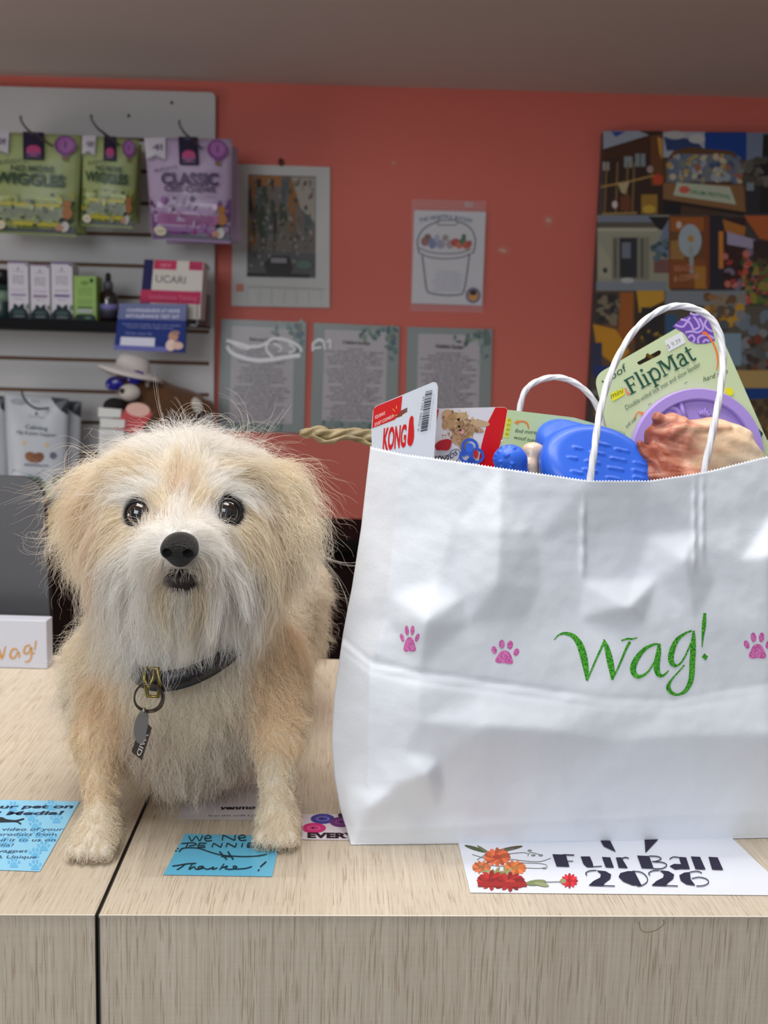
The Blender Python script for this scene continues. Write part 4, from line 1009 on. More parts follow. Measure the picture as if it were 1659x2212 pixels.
# coat: flow, length, lift, wave and colour given at places read off the head and body
WHT = (252, 249, 244); CRM = (247, 234, 212); TAN = (243, 222, 190); GRY = (228, 218, 204); PNK = (243, 226, 206); DRK = (92, 76, 70); CHS = (244, 235, 219); DG = (150, 134, 118)
T_ = [  # px, py, dx, dy, length, lift, wave, colour
 (387, 1132, 0, -1, .010, .35, .1, WHT), (345, 1150, -.8, -.5, .013, .35, .1, WHT), (432, 1148, .8, -.5, .013, .35, .1, WHT),
 (387, 1090, 0, -1, .015, .4, .2, WHT), (388, 1062, 0, -1, .018, .4, .2, PNK), (388, 1030, 0, -1, .024, .4, .2, CRM), (350, 1085, -.5, -.9, .014, .35, .15, CRM), (428, 1085, .5, -.9, .014, .35, .15, CRM),
 (335, 1118, -.4, -.9, .008, .3, .1, GRY), (452, 1118, .3, -.9, .010, .35, .1, WHT),
 (280, 1072, -1, -.1, .017, .22, .1, WHT), (325, 1060, -.8, -.6, .016, .3, .1, WHT), (465, 1056, .7, -.7, .016, .3, .1, WHT), (515, 1068, 1, .1, .018, .22, .1, WHT),
 (255, 1110, -.9, .25, .022, .25, .1, CRM), (535, 1110, .8, .4, .022, .25, .1, CRM), (262, 1150, -.8, .5, .026, .25, .1, CRM), (525, 1150, .7, .7, .026, .25, .1, CRM),
 (405, 985, 0, -1, .028, .4, .3, WHT), (345, 975, -.8, -.7, .032, .35, .3, WHT), (465, 975, .8, -.6, .034, .35, .3, WHT), (300, 1015, -.8, -.6, .034, .35, .25, CRM), (505, 1010, .8, -.5, .034, .35, .25, CRM),
 (405, 935, .3, -.7, .026, .45, .6, WHT), (350, 935, -1, -.35, .034, .35, .4, WHT), (460, 930, 1, -.3, .038, .35, .4, WHT), (290, 960, -1, -.1, .036, .35, .35, WHT), (520, 950, 1, 0, .042, .35, .35, WHT),
 (240, 1020, -1, -.1, .052, .42, .3, CRM), (565, 1000, 1, -.05, .056, .42, .3, CRM), (220, 1060, -1, .25, .054, .42, .45, TAN), (595, 1045, 1, .25, .056, .42, .45, CRM),
 (192, 1110, -.8, .7, .050, .42, .6, CRM), (620, 1110, .75, .7, .052, .42, .6, CRM), (175, 1180, -.4, 1, .042, .45, .7, CRM), (636, 1180, .35, 1, .043, .45, .7, CRM), (188, 1230, -.2, 1, .034, .45, .8, CRM), (628, 1230, .3, 1, .034, .45, .8, CRM),
 (225, 1130, -.75, .8, .045, .22, .15, PNK), (215, 1200, -.6, .9, .05, .22, .2, PNK), (570, 1150, .35, 1, .055, .22, .15, CRM), (590, 1230, .15, 1, .06, .22, .2, TAN),
 (330, 1175, -1, .1, .024, .25, .05, WHT), (445, 1175, 1, .1, .024, .25, .05, WHT), (300, 1200, -1, .45, .042, .25, .1, WHT), (475, 1200, .9, .5, .045, .25, .1, WHT),
 (325, 1235, -.8, .75, .052, .25, .12, WHT), (455, 1235, .6, .85, .055, .25, .12, WHT), (270, 1240, -.7, .8, .052, .22, .2, WHT), (515, 1240, .4, 1, .06, .22, .2, WHT),
 (372, 1224, -.35, 1, .011, .25, .1, GRY), (404, 1224, .35, 1, .011, .25, .1, GRY), (345, 1238, -.6, .9, .020, .25, .1, GRY), (428, 1238, .6, .9, .020, .25, .1, GRY), (390, 1262, 0, 1, .020, .3, .05, GRY),
 (350, 1270, -.35, 1, .040, .25, .15, CRM), (430, 1270, .3, 1, .044, .25, .15, CRM), (390, 1290, 0, 1, .056, .28, .25, WHT), (340, 1310, -.15, 1, .070, .36, .6, WHT), (450, 1310, .2, 1, .052, .28, .5, WHT), (395, 1340, 0, 1, .056, .42, .6, WHT), (290, 1310, -.3, 1, .064, .33, .6, WHT), (510, 1310, .2, 1, .052, .25, .45, WHT),
 (200, 1330, -.5, .9, .034, .4, .6, CHS), (160, 1400, -.8, .6, .038, .5, .9, CRM), (130, 1480, -.8, .65, .037, .5, .9, CHS), (225, 1400, -.2, 1, .028, .35, .6, CHS),
 (620, 1330, .4, .95, .036, .4, .6, TAN), (660, 1380, .75, .6, .038, .5, .9, TAN), (690, 1470, .8, .65, .037, .5, .9, CHS), (590, 1420, .2, 1, .03, .35, .6, TAN),
 (215, 1480, -.3, 1, .024, .35, .6, TAN), (600, 1500, .3, 1, .024, .35, .6, TAN), (400, 1440, 0, 1, .024, .35, .5, CHS), (330, 1500, -.2, 1, .022, .35, .5, CHS), (480, 1500, .3, 1, .022, .35, .5, CHS),
 (405, 1560, 0, 1, .024, .4, .6, CHS), (320, 1600, -.1, 1, .028, .35, .5, GRY), (490, 1600, .1, 1, .028, .35, .5, GRY), (405, 1660, 0, 1, .034, .35, .4, GRY),
 (213, 1580, -.25, 1, .015, .35, .6, TAN), (215, 1680, -.1, 1, .012, .35, .6, TAN), (217, 1760, .15, 1, .012, .35, .6, CRM), (598, 1580, .3, 1, .016, .4, .7, TAN), (598, 1680, .15, 1, .014, .4, .8, CRM), (595, 1760, .1, 1, .013, .35, .7, CRM),
 (200, 1820, 0, 1, .009, .3, .3, CRM), (196, 1855, 0, 1, .005, .25, .1, CHS), (597, 1800, 0, 1, .010, .35, .5, CRM), (597, 1835, 0, 1, .005, .25, .1, CHS)]
TP = []
for t in T_:
    if t[1] < 1345: P0, _ = (surf_on(t[0], t[1], dog_sdf, .60, .86))
    else: P0, _ = (surf_on(t[0], t[1], dog_sdf, .64, .90))
    if dog_sdf(P0[None])[0] > .004: P0 = W(t[0], t[1], .775)
    TP.append(P0)
TP = np.array(TP)
TF = np.array([(t[2], -.05, -t[3]) for t in T_], float); TF /= np.linalg.norm(TF, axis=1, keepdims=True)
TV = np.array([(t[4], t[5], t[6], *lin(t[7])) for t in T_])
# guides behind: flanks, back, rump, hind legs
XT = []
for y in (.90, .97, 1.05):
    for a in range(6):
        an = a * math.pi / 3; c = np.array((-.145, y, .145)); n = np.array((math.sin(an), 0, math.cos(an)))
        XT.append((c + n * .07, np.array((n[0] * .4, .5, -.6 if abs(n[2]) < .9 else -.1)), (.03, .4, .6, *lin(CHS))))
for h in (HL, HR): XT.append((h + np.array((0, 0, .06)), np.array((0, -.1, -1.)), (.018, .35, .5, *lin(CHS)))); XT.append((h + np.array((0, 0, .01)), np.array((0, -.4, -1.)), (.007, .3, .2, *lin(CHS))))
TP = np.vstack([TP, [x[0] for x in XT]]); TF = np.vstack([TF, [x[1] / np.linalg.norm(x[1]) for x in XT]]); TV = np.vstack([TV, [x[2] for x in XT]])
def field(P, pw=5.0):
    out_f = np.empty((len(P), 3)); out_v = np.empty((len(P), 6))
    for s in range(0, len(P), 20000):
        Q = P[s:s + 20000]
        d2 = ((Q[:, None] - TP[None]) ** 2).sum(-1) + 1e-7
        w = d2 ** (-pw / 2); w /= w.sum(1, keepdims=True)
        out_f[s:s + 20000] = w @ TF; out_v[s:s + 20000] = w @ TV
    out_f /= np.linalg.norm(out_f, axis=1, keepdims=True) + 1e-9
    return out_f, out_v
# body mesh with its own undercoat colours
_, vcol = field(bv, 4.0)
me = mesh_from('body', bv, bf)
ca = me.color_attributes.new('ink', 'FLOAT_COLOR', 'POINT')
cc = np.ones((len(bv), 4), np.float32); cc[:, :3] = vcol[:, 3:6] * .72
dm = np.linalg.norm(bv - W(394, 1246, .672), axis=1); k = np.clip(1 - (dm - .010) / .006, 0, 1)[:, None]; cc[:, :3] = cc[:, :3] * (1 - k) + np.array(lin((46, 34, 32))) * k
for e in (EYL, EYR):
    dm = np.linalg.norm(bv - e, axis=1); k = np.clip(1 - (dm - .0118) / .003, 0, 1)[:, None]; cc[:, :3] = cc[:, :3] * (1 - k) + np.array(lin((34, 26, 26))) * k
ca.data.foreach_set('color', cc.ravel())
link('body', me, skin_mat(), dog, True)

# eyes
iris = bpy.data.materials.new('dark_brown_eye'); iris.use_nodes = True
nt = iris.node_tree; b = nt.nodes['Principled BSDF']; b.inputs['Roughness'].default_value = .03; b.inputs['Coat Weight'].default_value = 1.0; b.inputs['Coat Roughness'].default_value = .01
tc = nt.nodes.new('ShaderNodeTexCoord'); gr = nt.nodes.new('ShaderNodeVectorMath'); gr.operation = 'DOT_PRODUCT'; gr.inputs[1].default_value = (0.0, -1, 0.06)
nm = nt.nodes.new('ShaderNodeVectorMath'); nm.operation = 'NORMALIZE'; nt.links.new(tc.outputs['Object'], nm.inputs[0]); nt.links.new(nm.outputs[0], gr.inputs[0])
rp = nt.nodes.new('ShaderNodeValToRGB'); rp.color_ramp.elements[0].position = .62; rp.color_ramp.elements[0].color = (.010, .006, .005, 1)
rp.color_ramp.elements[1].position = .93; rp.color_ramp.elements[1].color = (.002, .002, .003, 1)
e2 = rp.color_ramp.elements.new(.72); e2.color = (.022, .011, .007, 1); e3 = rp.color_ramp.elements.new(.90); e3.color = (.012, .006, .004, 1)
nt.links.new(gr.outputs['Value'], rp.inputs[0]); nt.links.new(rp.outputs[0], b.inputs['Base Color'])
for e in (EYL, EYR):
    mb = MB().sphere((0, 0, 0), .0102, 40); me = mesh_from('eye', mb.v, mb.f)
    o = link('eye', me, iris, None, True); o.parent = dog; o.location = Vector(e) - dog.location
    lid = MB(); pts = [e + np.array((.0100 * math.cos(a), -.0052 + .0014 * abs(math.cos(a)), .0094 * math.sin(a))) for a in [2 * math.pi * i / 28 for i in range(28)]]
    lid.tube(pts, .0010, 8, True).build('eyelid', mat('black_eye_rim', (20, 16, 16), .35), dog, True)
# nose leather
def nose_sdf(P):
    d = s_ell(P, NOSE + np.array((0, .006, .0015)), (.0116, .0110, .0088))
    d = smin(d, s_ell(P, NOSE + np.array((-.0068, .002, -.0012)), (.0056, .0068, .0058)), .003)
    d = smin(d, s_ell(P, NOSE + np.array((.0068, .002, -.0012)), (.0056, .0068, .0058)), .003)
    d = smin(d, s_ell(P, NOSE + np.array((0, .004, -.0074)), (.0066, .0064, .0052)), .005)
    for s in (-1, 1):
        d = np.maximum(d, -s_ell(P, NOSE + np.array((s * .0068, -.0048, -.0022)), (.0033, .0045, .0029)))
        d = np.maximum(d, -s_cap(P, NOSE + np.array((s * .0088, -.004, -.0035)), NOSE + np.array((s * .0125, -.002, -.0048)), .0013, .0010))
    d = np.maximum(d, -s_cap(P, NOSE + np.array((0, -.0050, -.003)), NOSE + np.array((0, -.001, -.014)), .0006, .0008))
    return d
nose_m = mat('black_nose_leather', (16, 15, 16), .32, spec=.5, bump=1.0, bscale=1100)
implicit_object('nose', nose_sdf, NOSE - .022, NOSE + .026, .0007, nose_m, dog)
lip = MB(); c = W(394, 1249, .672)
lip.sphere(c, (.0140, .0078, .0036), 20).build('lower_lip', mat('dark_lip', (52, 38, 38), .75), dog, True)

# ------------------------------------------------------------------ fur
A3 = bv[bf]   # quads
def sample(n, rng, weight=None):
    T1 = A3[:, [0, 1, 2]]; T2 = A3[:, [0, 2, 3]]; T = np.concatenate([T1, T2])
    ar = np.linalg.norm(np.cross(T[:, 1] - T[:, 0], T[:, 2] - T[:, 0]), axis=1)
    cen = T.mean(1)
    w = ar * (weight(cen) if weight is not None else 1)
    i = rng.choice(len(T), n, p=w / w.sum()); u = rng.random(n); v = rng.random(n); s = u + v > 1; u[s] = 1 - u[s]; v[s] = 1 - v[s]
    t = T[i]; return t[:, 0] + (t[:, 1] - t[:, 0]) * u[:, None] + (t[:, 2] - t[:, 0]) * v[:, None]
def keep(P):
    m = P[:, 2] > .003
    for e in (EYL, EYR): m &= np.linalg.norm(P - e, axis=1) > .0112
    q = (P - (NOSE + np.array((0, .006, -.001)))) / np.array((.0132, .014, .0115)); m &= (q ** 2).sum(1) > 1
    q = (P - W(394, 1247, .672)) / np.array((.0150, .014, .0064)); m &= (q ** 2).sum(1) > 1
    return m
def wgt(c):
    w = np.where(c[:, 1] < .83, 1.0, .35)
    w = np.where((c[:, 2] > .19) & (np.abs(c[:, 0] + .147) > .066), w * .5, w)
    return w
def grow(P, rng, S, lmul=1.0, jit=.22, wmul=1.0, liftmul=1.0):
    """integrate strands along the flow, kept outside the body"""
    n = len(P); N = sdf_normal(P); F, V = field(P)
    ln = V[:, 0] * lmul * (0.55 + .75 * rng.random(n)); lift = np.clip(V[:, 1] * liftmul, 0, .95)
    J = rng.normal(size=(n, 3)) * jit * (0.6 + V[:, 2:3])
    cur = P - N * .0005; pts = [cur.copy()]
    ph = rng.random((n, 3)) * 6.28; fr = rng.uniform(.6, 1.5, (n, 1)); wav = V[:, 2:3] * wmul
    for k in range(S):
        t = (k + .5) / S
        if k in (0, S // 3, 2 * S // 3):
            Fk, _ = field(cur)
        Nk = sdf_normal(cur) if k in (0, S // 2) else Nk
        L = (lift * (1 - .75 * t))[:, None]
        tang = Fk - Nk * (Fk * Nk).sum(1, keepdims=True) * .85
        tang /= np.linalg.norm(tang, axis=1, keepdims=True) + 1e-9
        d = tang * (1 - L) + Nk * L + J * (.5 + .7 * t)
        d[:, 2] -= (.06 + .42 * t) * np.clip(ln / .05, .2, 1.2) * (1 - .8 * np.clip(Fk[:, 2], 0, 1))
        d += (wav + .12) * .70 * np.sin(ph + (t * 9.0) * fr * (1 + wav))
        d /= np.linalg.norm(d, axis=1, keepdims=True) + 1e-9
        cur = cur + d * (ln / S)[:, None]
        s = dog_sdf(cur); bad = s < .0008
        if bad.any(): cur[bad] += sdf_normal(cur[bad]) * (.0009 - s[bad])[:, None]
        cur[:, 2] = np.maximum(cur[:, 2], .0012)
        pts.append(cur.copy())
    return np.stack(pts, 1), V, N
def far_eye(X):
    """keep strands from crossing the eyeballs, nose and mouth"""
    m = np.ones(len(X), bool)
    for e, rr in ((EYL, .0094), (EYR, .0086), (NOSE + np.array((0, .002, 0)), .0122)):
        c = e + np.array((0, -.004, 0)); m &= (np.linalg.norm(X - c, axis=2).min(1) > rr)
    return m
def _seg(px, py, a, b):
    ab = np.array(b, float) - np.array(a, float); q = np.stack([px - a[0], py - a[1]], -1); t = np.clip((q @ ab) / (ab @ ab), 0, 1)
    return np.sqrt(((q - t[..., None] * ab) ** 2).sum(-1))
def clear_of_tags(X, rng):
    """the coat parts around the collar, the ring with its tags and the mouth"""
    v = X - np.array(CP); z = v @ np.array(CF); px = 829.5 + FPX * (v @ np.array(CR)) / z; py = 1106 - FPX * (v @ np.array(CU)) / z
    near = X[..., 1] < .735
    def drop(mask, keepf): return ~(mask & near).any(1) | (rng.random(len(X)) < keepf)
    m = drop(np.hypot(px - 322, py - 1508) < 34, .04)
    m &= drop(_seg(px, py, (312, 1540), (300, 1632)) < 20, .02)
    m &= drop(np.minimum(_seg(px, py, (376, 1480), (440, 1474)), _seg(px, py, (440, 1474), (502, 1450))) < 13, .10)
    m &= drop(((px - 389) / 36) ** 2 + ((py - 1249) / 11) ** 2 < 1, .22)
    return m
def coat(name, n, ng, seed, S, clump, r0, lmul=1.0, jit=.2, wmul=1.0, liftmul=1.0, weight=wgt, bright=.10, sel=None):
    rng = np.random.default_rng(seed)
    gp = sample(ng, rng, weight); gp = gp[keep(gp)]
    if sel is not None: gp = gp[sel(gp)]
    G, gv, _ = grow(gp, rng, S, lmul, jit, wmul, liftmul)
    p = sample(n, rng, weight); p = p[keep(p)]
    if sel is not None: p = p[sel(p)]
    X, V, N = grow(p, rng, S, lmul, jit * .8, wmul * .7, liftmul)
    kd = KDTree(len(gp))
    for i, q in enumerate(gp): kd.insert(q, i)
    kd.balance()
    near = np.array([kd.find(q)[1] for q in p])
    t = np.linspace(0, 1, S + 1)[None, :, None]
    dist = np.linalg.norm(G[near][:, 0] - X[:, 0], axis=1)
    cl = (clump * (1 - .45 * rng.random(len(p))))[:, None, None] * np.clip(1.4 - dist / .012, 0, 1)[:, None, None]
    X = X * (1 - cl * t ** .8) + (G[near] + (X[:, :1] - G[near][:, :1]) * (1 - t) * .9) * cl * t ** .8
    ok = far_eye(X) & clear_of_tags(X, rng); X = X[ok]; V = V[ok]
    c = V[:, 3:6]
    cn_ = rng.normal(size=len(X))
    c = np.clip(c * (1 + bright * cn_)[:, None], 0, .97)
    c = c * (1 - .06 * rng.random((len(X), 1)) * np.array((0, .35, 1.0)))
    return X, c, r0 * (.75 + .5 * rng.random(len(X)))
def fur_mat():
    m = bpy.data.materials.new('cream_fur'); m.use_nodes = True; nt = m.node_tree; nt.nodes.clear()
    out = nt.nodes.new('ShaderNodeOutputMaterial'); a = nt.nodes.new('ShaderNodeAttribute'); a.attribute_name = 'tint'
    d = nt.nodes.new('ShaderNodeBsdfDiffuse'); tr = nt.nodes.new('ShaderNodeBsdfTranslucent'); mx = nt.nodes.new('ShaderNodeMixShader'); mx.inputs[0].default_value = .34
    g = nt.nodes.new('ShaderNodeBsdfHair'); g.component = 'Reflection'; g.inputs['RoughnessU'].default_value = .28; g.inputs['RoughnessV'].default_value = .5
    m2 = nt.nodes.new('ShaderNodeMixShader'); m2.inputs[0].default_value = .10
    nt.links.new(a.outputs['Color'], d.inputs[0]); nt.links.new(a.outputs['Color'], tr.inputs[0])
    nt.links.new(d.outputs[0], mx.inputs[1]); nt.links.new(tr.outputs[0], mx.inputs[2]); nt.links.new(mx.outputs[0], m2.inputs[1]); nt.links.new(g.outputs[0], m2.inputs[2])
    nt.links.new(m2.outputs[0], out.inputs[0]); return m
fur_m = fur_mat()
def hair_object(name, sets, parent, m):
    n = sum(len(s[0]) for s in sets); sizes = [x.shape[1] for x, _, _ in sets for _ in range(len(x))]
    hc = bpy.data.hair_curves.new(name); hc.add_curves(sizes)
    P = np.concatenate([x.reshape(-1, 3) for x, _, _ in sets]).astype(np.float32)
    P -= np.array(parent.location, np.float32)
    R = np.concatenate([(r[:, None] * (1 - .72 * np.linspace(0, 1, x.shape[1])[None] ** 2.2)).ravel() for x, _, r in sets]).astype(np.float32)
    hc.attributes['position'].data.foreach_set('vector', P.ravel())
    ra = hc.attributes.get('radius') or hc.attributes.new('radius', 'FLOAT', 'POINT'); ra.data.foreach_set('value', R)
    C = np.ones((n, 4), np.float32); C[:, :3] = np.concatenate([c for _, c, _ in sets])
    ta = hc.attributes.new('tint', 'FLOAT_COLOR', 'CURVE'); ta.data.foreach_set('color', C.ravel())
    hc.materials.append(m); o = bpy.data.objects.new(name, hc); COL.objects.link(o); o.parent = parent
    return o
headsel = lambda p: (p[:, 2] > .155) & (p[:, 1] < .83)
sets = []
sets.append(coat('a', int(60000 * FUR), 1700, 1, 12, .94, .000098, wmul=1.7, jit=.26, bright=.15))
sets.append(coat('b', int(34000 * FUR), 3000, 2, 5, .5, .000070, lmul=.5, jit=.35))
sets.append(coat('c', int(42000 * FUR), 1000, 3, 14, .95, .000096, lmul=1.15, jit=.24, wmul=1.8, bright=.14, sel=headsel))
sets.append(coat('d', int(12000 * FUR), 2400, 4, 15, .55, .000082, lmul=1.4, jit=.42, wmul=2.1, liftmul=1.35, bright=.05))
# finer short coat over the middle of the face
fc = W(388, 1120, .70)
facesel = lambda p: (np.abs(p[:, 0] - fc[0]) < .045) & (np.abs(p[:, 2] - (fc[2] - .008)) < .045) & (p[:, 1] < .745)
sets.append(coat('e', int(22000 * FUR), 2500, 5, 6, .35, .000055, lmul=.8, jit=.15, sel=facesel))
# thin hair hanging off paws and leg backs is in the general coat; flyaway topknot curls follow
rng = np.random.default_rng(77); tk = []
roots = []
for (x0, x1, y0, y1, n) in ((300, 500, 915, 960, 130), (470, 600, 930, 1000, 70), (150, 260, 1000, 1080, 40), (120, 160, 1080, 1200, 30), (640, 690, 1060, 1200, 34)):
    for _ in range(n):
        p, _ = surf_on(rng.uniform(x0, x1), rng.uniform(y0, y1), head_sdf, .68, .86)
        if head_sdf(p[None])[0] < .004: roots.append(p)
roots = np.array(roots); Nn = sdf_normal(roots)
S = 22; L = rng.uniform(.035, .075, len(roots)); cur = roots.copy(); pts = [cur.copy()]
F0, _ = field(roots); d = Nn * .75 + F0 * .5 + rng.normal(size=roots.shape) * .25; d /= np.linalg.norm(d, axis=1, keepdims=True)
ax = rng.normal(size=roots.shape) * np.array((.5, 1.0, .4)); ax /= np.linalg.norm(ax, axis=1, keepdims=True); sp = rng.normal(0, 1, len(roots)) * 1.9
for k in range(S):
    d = d + np.cross(ax, d) * (sp * (.4 + 1.0 * k / S) / S * 2)[:, None]; d[:, 2] -= .03 * k / S
    d /= np.linalg.norm(d, axis=1, keepdims=True); cur = cur + d * (L / S)[:, None]; pts.append(cur.copy())
X = np.stack(pts, 1); ok = far_eye(X); X = X[ok]
cN = 3; XX = [X]
for q in range(cN): XX.append(X + rng.normal(size=(len(X), 1, 3)) * .0012 + rng.normal(size=(len(X), 1, 3)) * .004 * np.linspace(0, 1, S + 1)[None, :, None])
X = np.concatenate(XX); sets.append((X, np.tile(np.array(lin((238, 230, 216))), (len(X), 1)), np.full(len(X), .00008)))
hair_object('fur', sets, dog, fur_m)
# dark whiskers and a few dark guard hairs
wh = []
for (x, y, dx, dy, l) in ((470, 1195, 1, .05, .02), (482, 1212, 1, .2, .025), (300, 1215, -1, .5, .03), (470, 1262, .5, 1, .03), (300, 1262, -.5, .9, .026), (335, 1290, -.3, 1, .02), (495, 1250, .5, .9, .034), (315, 1240, -.8, .7, .03), (250, 1230, -.5, .8, .02), (425, 1300, .4, 1, .02)):
    for j in range(3):
        p, yy = surf_on(x + rng.uniform(-8, 8), y + rng.uniform(-6, 6), head_sdf, .62, .8); p = p + np.array((0, -.010, 0))
        d = np.array((dx, -.25, -dy)) + rng.normal(size=3) * .1; d /= np.linalg.norm(d); q = [p]
        for k in range(8): d = d + np.array((0, .02, -.09)); d /= np.linalg.norm(d); q.append(q[-1] + d * l * rng.uniform(.8, 1.1) / 8)
        wh.append(q)
X = np.array(wh); hair_object('whiskers', [(X, np.tile(np.array(lin((60, 52, 50))), (len(X), 1)), np.full(len(X), .00007))], dog, fur_m)
# claws
for pw in (pL, pR):
    for k in range(4):
        tx = (k - 1.5) * .0080; c = np.array((pw[0] + tx, pw[1] - .0240 - .003 * (1 - abs(k - 1.5) / 1.5), .0058))
        MB().tube([c + np.array((0, .005, .002)), c, c + np.array((0, -.0028, -.0028))], [.0014, .0011, .0003], 8).build('claw', mat('brown_claw', (146, 124, 106), .4), dog, True)

# collar, buckle, ring and tags
cc_ = W(405, 1375, .80); col = []
Rx, Ry = .049, .0800
leath = mat('black_leather_collar', (24, 20, 24), .4, bump=.3, bscale=300); brass = mat('worn_brass', (150, 132, 66), .3, .9); steel = mat('tarnished_steel_ring', (108, 96, 88), .25, 1.0)
collar = bpy.data.objects.new('collar', None); COL.objects.link(collar); collar.parent = dog; collar.location = Vector(cc_) - dog.location
front = W(440, 1462, .722); mb = MB(); seg = 72; vs = []; fs = []
Cn = np.array((cc_[0] + .008, .800, W(440, 1462, .80)[2] + .053))
def ringpt(a, off, h):   # the band drops to the front of the neck
    x = Cn[0] + (Rx + off) * math.sin(a); y = Cn[1] - (Ry + off) * math.cos(a); z = Cn[2] - .030 * (math.cos(a) * .5 + .5) ** 1.2 + h + .012 * math.sin(a)
    return (x, y, z)
for i in range(seg):
    a = 2 * math.pi * i / seg
    for (o_, h) in ((.0, -.0078), (.0022, -.0075), (.0028, 0), (.0022, .0075), (0, .0078)): vs.append(ringpt(a, o_, h))
for i in range(seg):
    for k in range(5): j = (i + 1) % seg; fs.append((i * 5 + k, j * 5 + k, j * 5 + (k + 1) % 5, i * 5 + (k + 1) % 5))
mb.add(vs, fs); mb.build('band', leath, collar, True)
ab = -.0; bp = np.array(ringpt(-.34, .0045, 0))
MB().tube([bp + np.array(q) for q in ((-.004, 0, .011), (.004, -.001, .011), (.0055, -.001, 0), (.004, -.001, -.0105), (-.004, 0, -.0105), (-.0055, 0, 0))], .0016, 8, True).build('buckle', brass, collar, True)
rp_ = W(322, 1508, .716)
mb = MB()
for (r_, ox, oz) in ((.0108, 0, 0), (.0100, -.0008, .0004)): mb.tube([rp_ + np.array((r_ * math.cos(a) + ox, .0007 * math.sin(3 * a), r_ * math.sin(a) + oz)) for a in [2 * math.pi * i / 40 for i in range(40)]], .0008, 8, True)
mb.build('split_ring', steel, collar, True)
dp = W(322, 1472, .718)
MB().tube([dp + np.array(q) for q in ((-.0035, .002, .010), (-.003, -.001, .002), (0, -.002, -.004), (.003, -.001, .002), (.0035, .002, .010))], .0014, 8).build('tag_loop', brass, collar, True)
p1 = (W(316, 1534, .712), W(298, 1600, .712)); n1 = Vector((.55, -.8, .1)).normalized()
def tagplate(name, pts, n, th, m): return slab(name, pts, px_plane(tuple(W(310, 1580, .713)), n), th, m, collar)
tagplate('round_tag', smoothline([(312, 1536), (321, 1545), (319, 1570), (313, 1595), (303, 1606), (294, 1600), (289, 1580), (293, 1555), (303, 1538)], 4, True), Vector((.2, -1, .1)).normalized(), .0012, mat('satin_nickel_tag', (150, 144, 136), .3, .9))
slab('name_tag', [(318, 1565), (327, 1574), (306, 1642), (284, 1624), (292, 1600), (304, 1608), (314, 1600)], px_plane(tuple(W(306, 1600, .7145)), Vector((-.1, -1, 0)).normalized()), .0014, mat('pewter_tag', (92, 84, 80), .35, .8), collar)
A = Art(px_plane(tuple(W(306, 1600, .7145)), Vector((-.1, -1, 0)).normalized()), base=.0003)
A.text('AVID', (321, 1586), (303, 1634), (-9, -5), (206, 200, 192), bold=.01); A.build('engraving', print_mat('engraving_fill', .4), collar)
MB().tube([W(312, 1528, .712), W(310, 1536, .711), W(315, 1546, .711)], .0013, 8).build('tag_clip', mat('satin_nickel_tag'), collar, True)
# ================================================================== the paper bag
B0 = at_z(755, 1826, 0); B1 = at_z(1659, 1811, 0)
BX = (B1 - B0); BX.z = 0; BX.normalize(); BN = Vector((BX.y, -BX.x, 0))     # BN faces the camera side
BAGW = (at_z(2040, 1806, 0) - B0).length
bag = thing('paper_shopping_bag', 'white paper shopping bag with green wag lettering and pink paw prints, filled with dog toys', 'shopping bag', tuple((B0 + B1) / 2 - BN * .08))
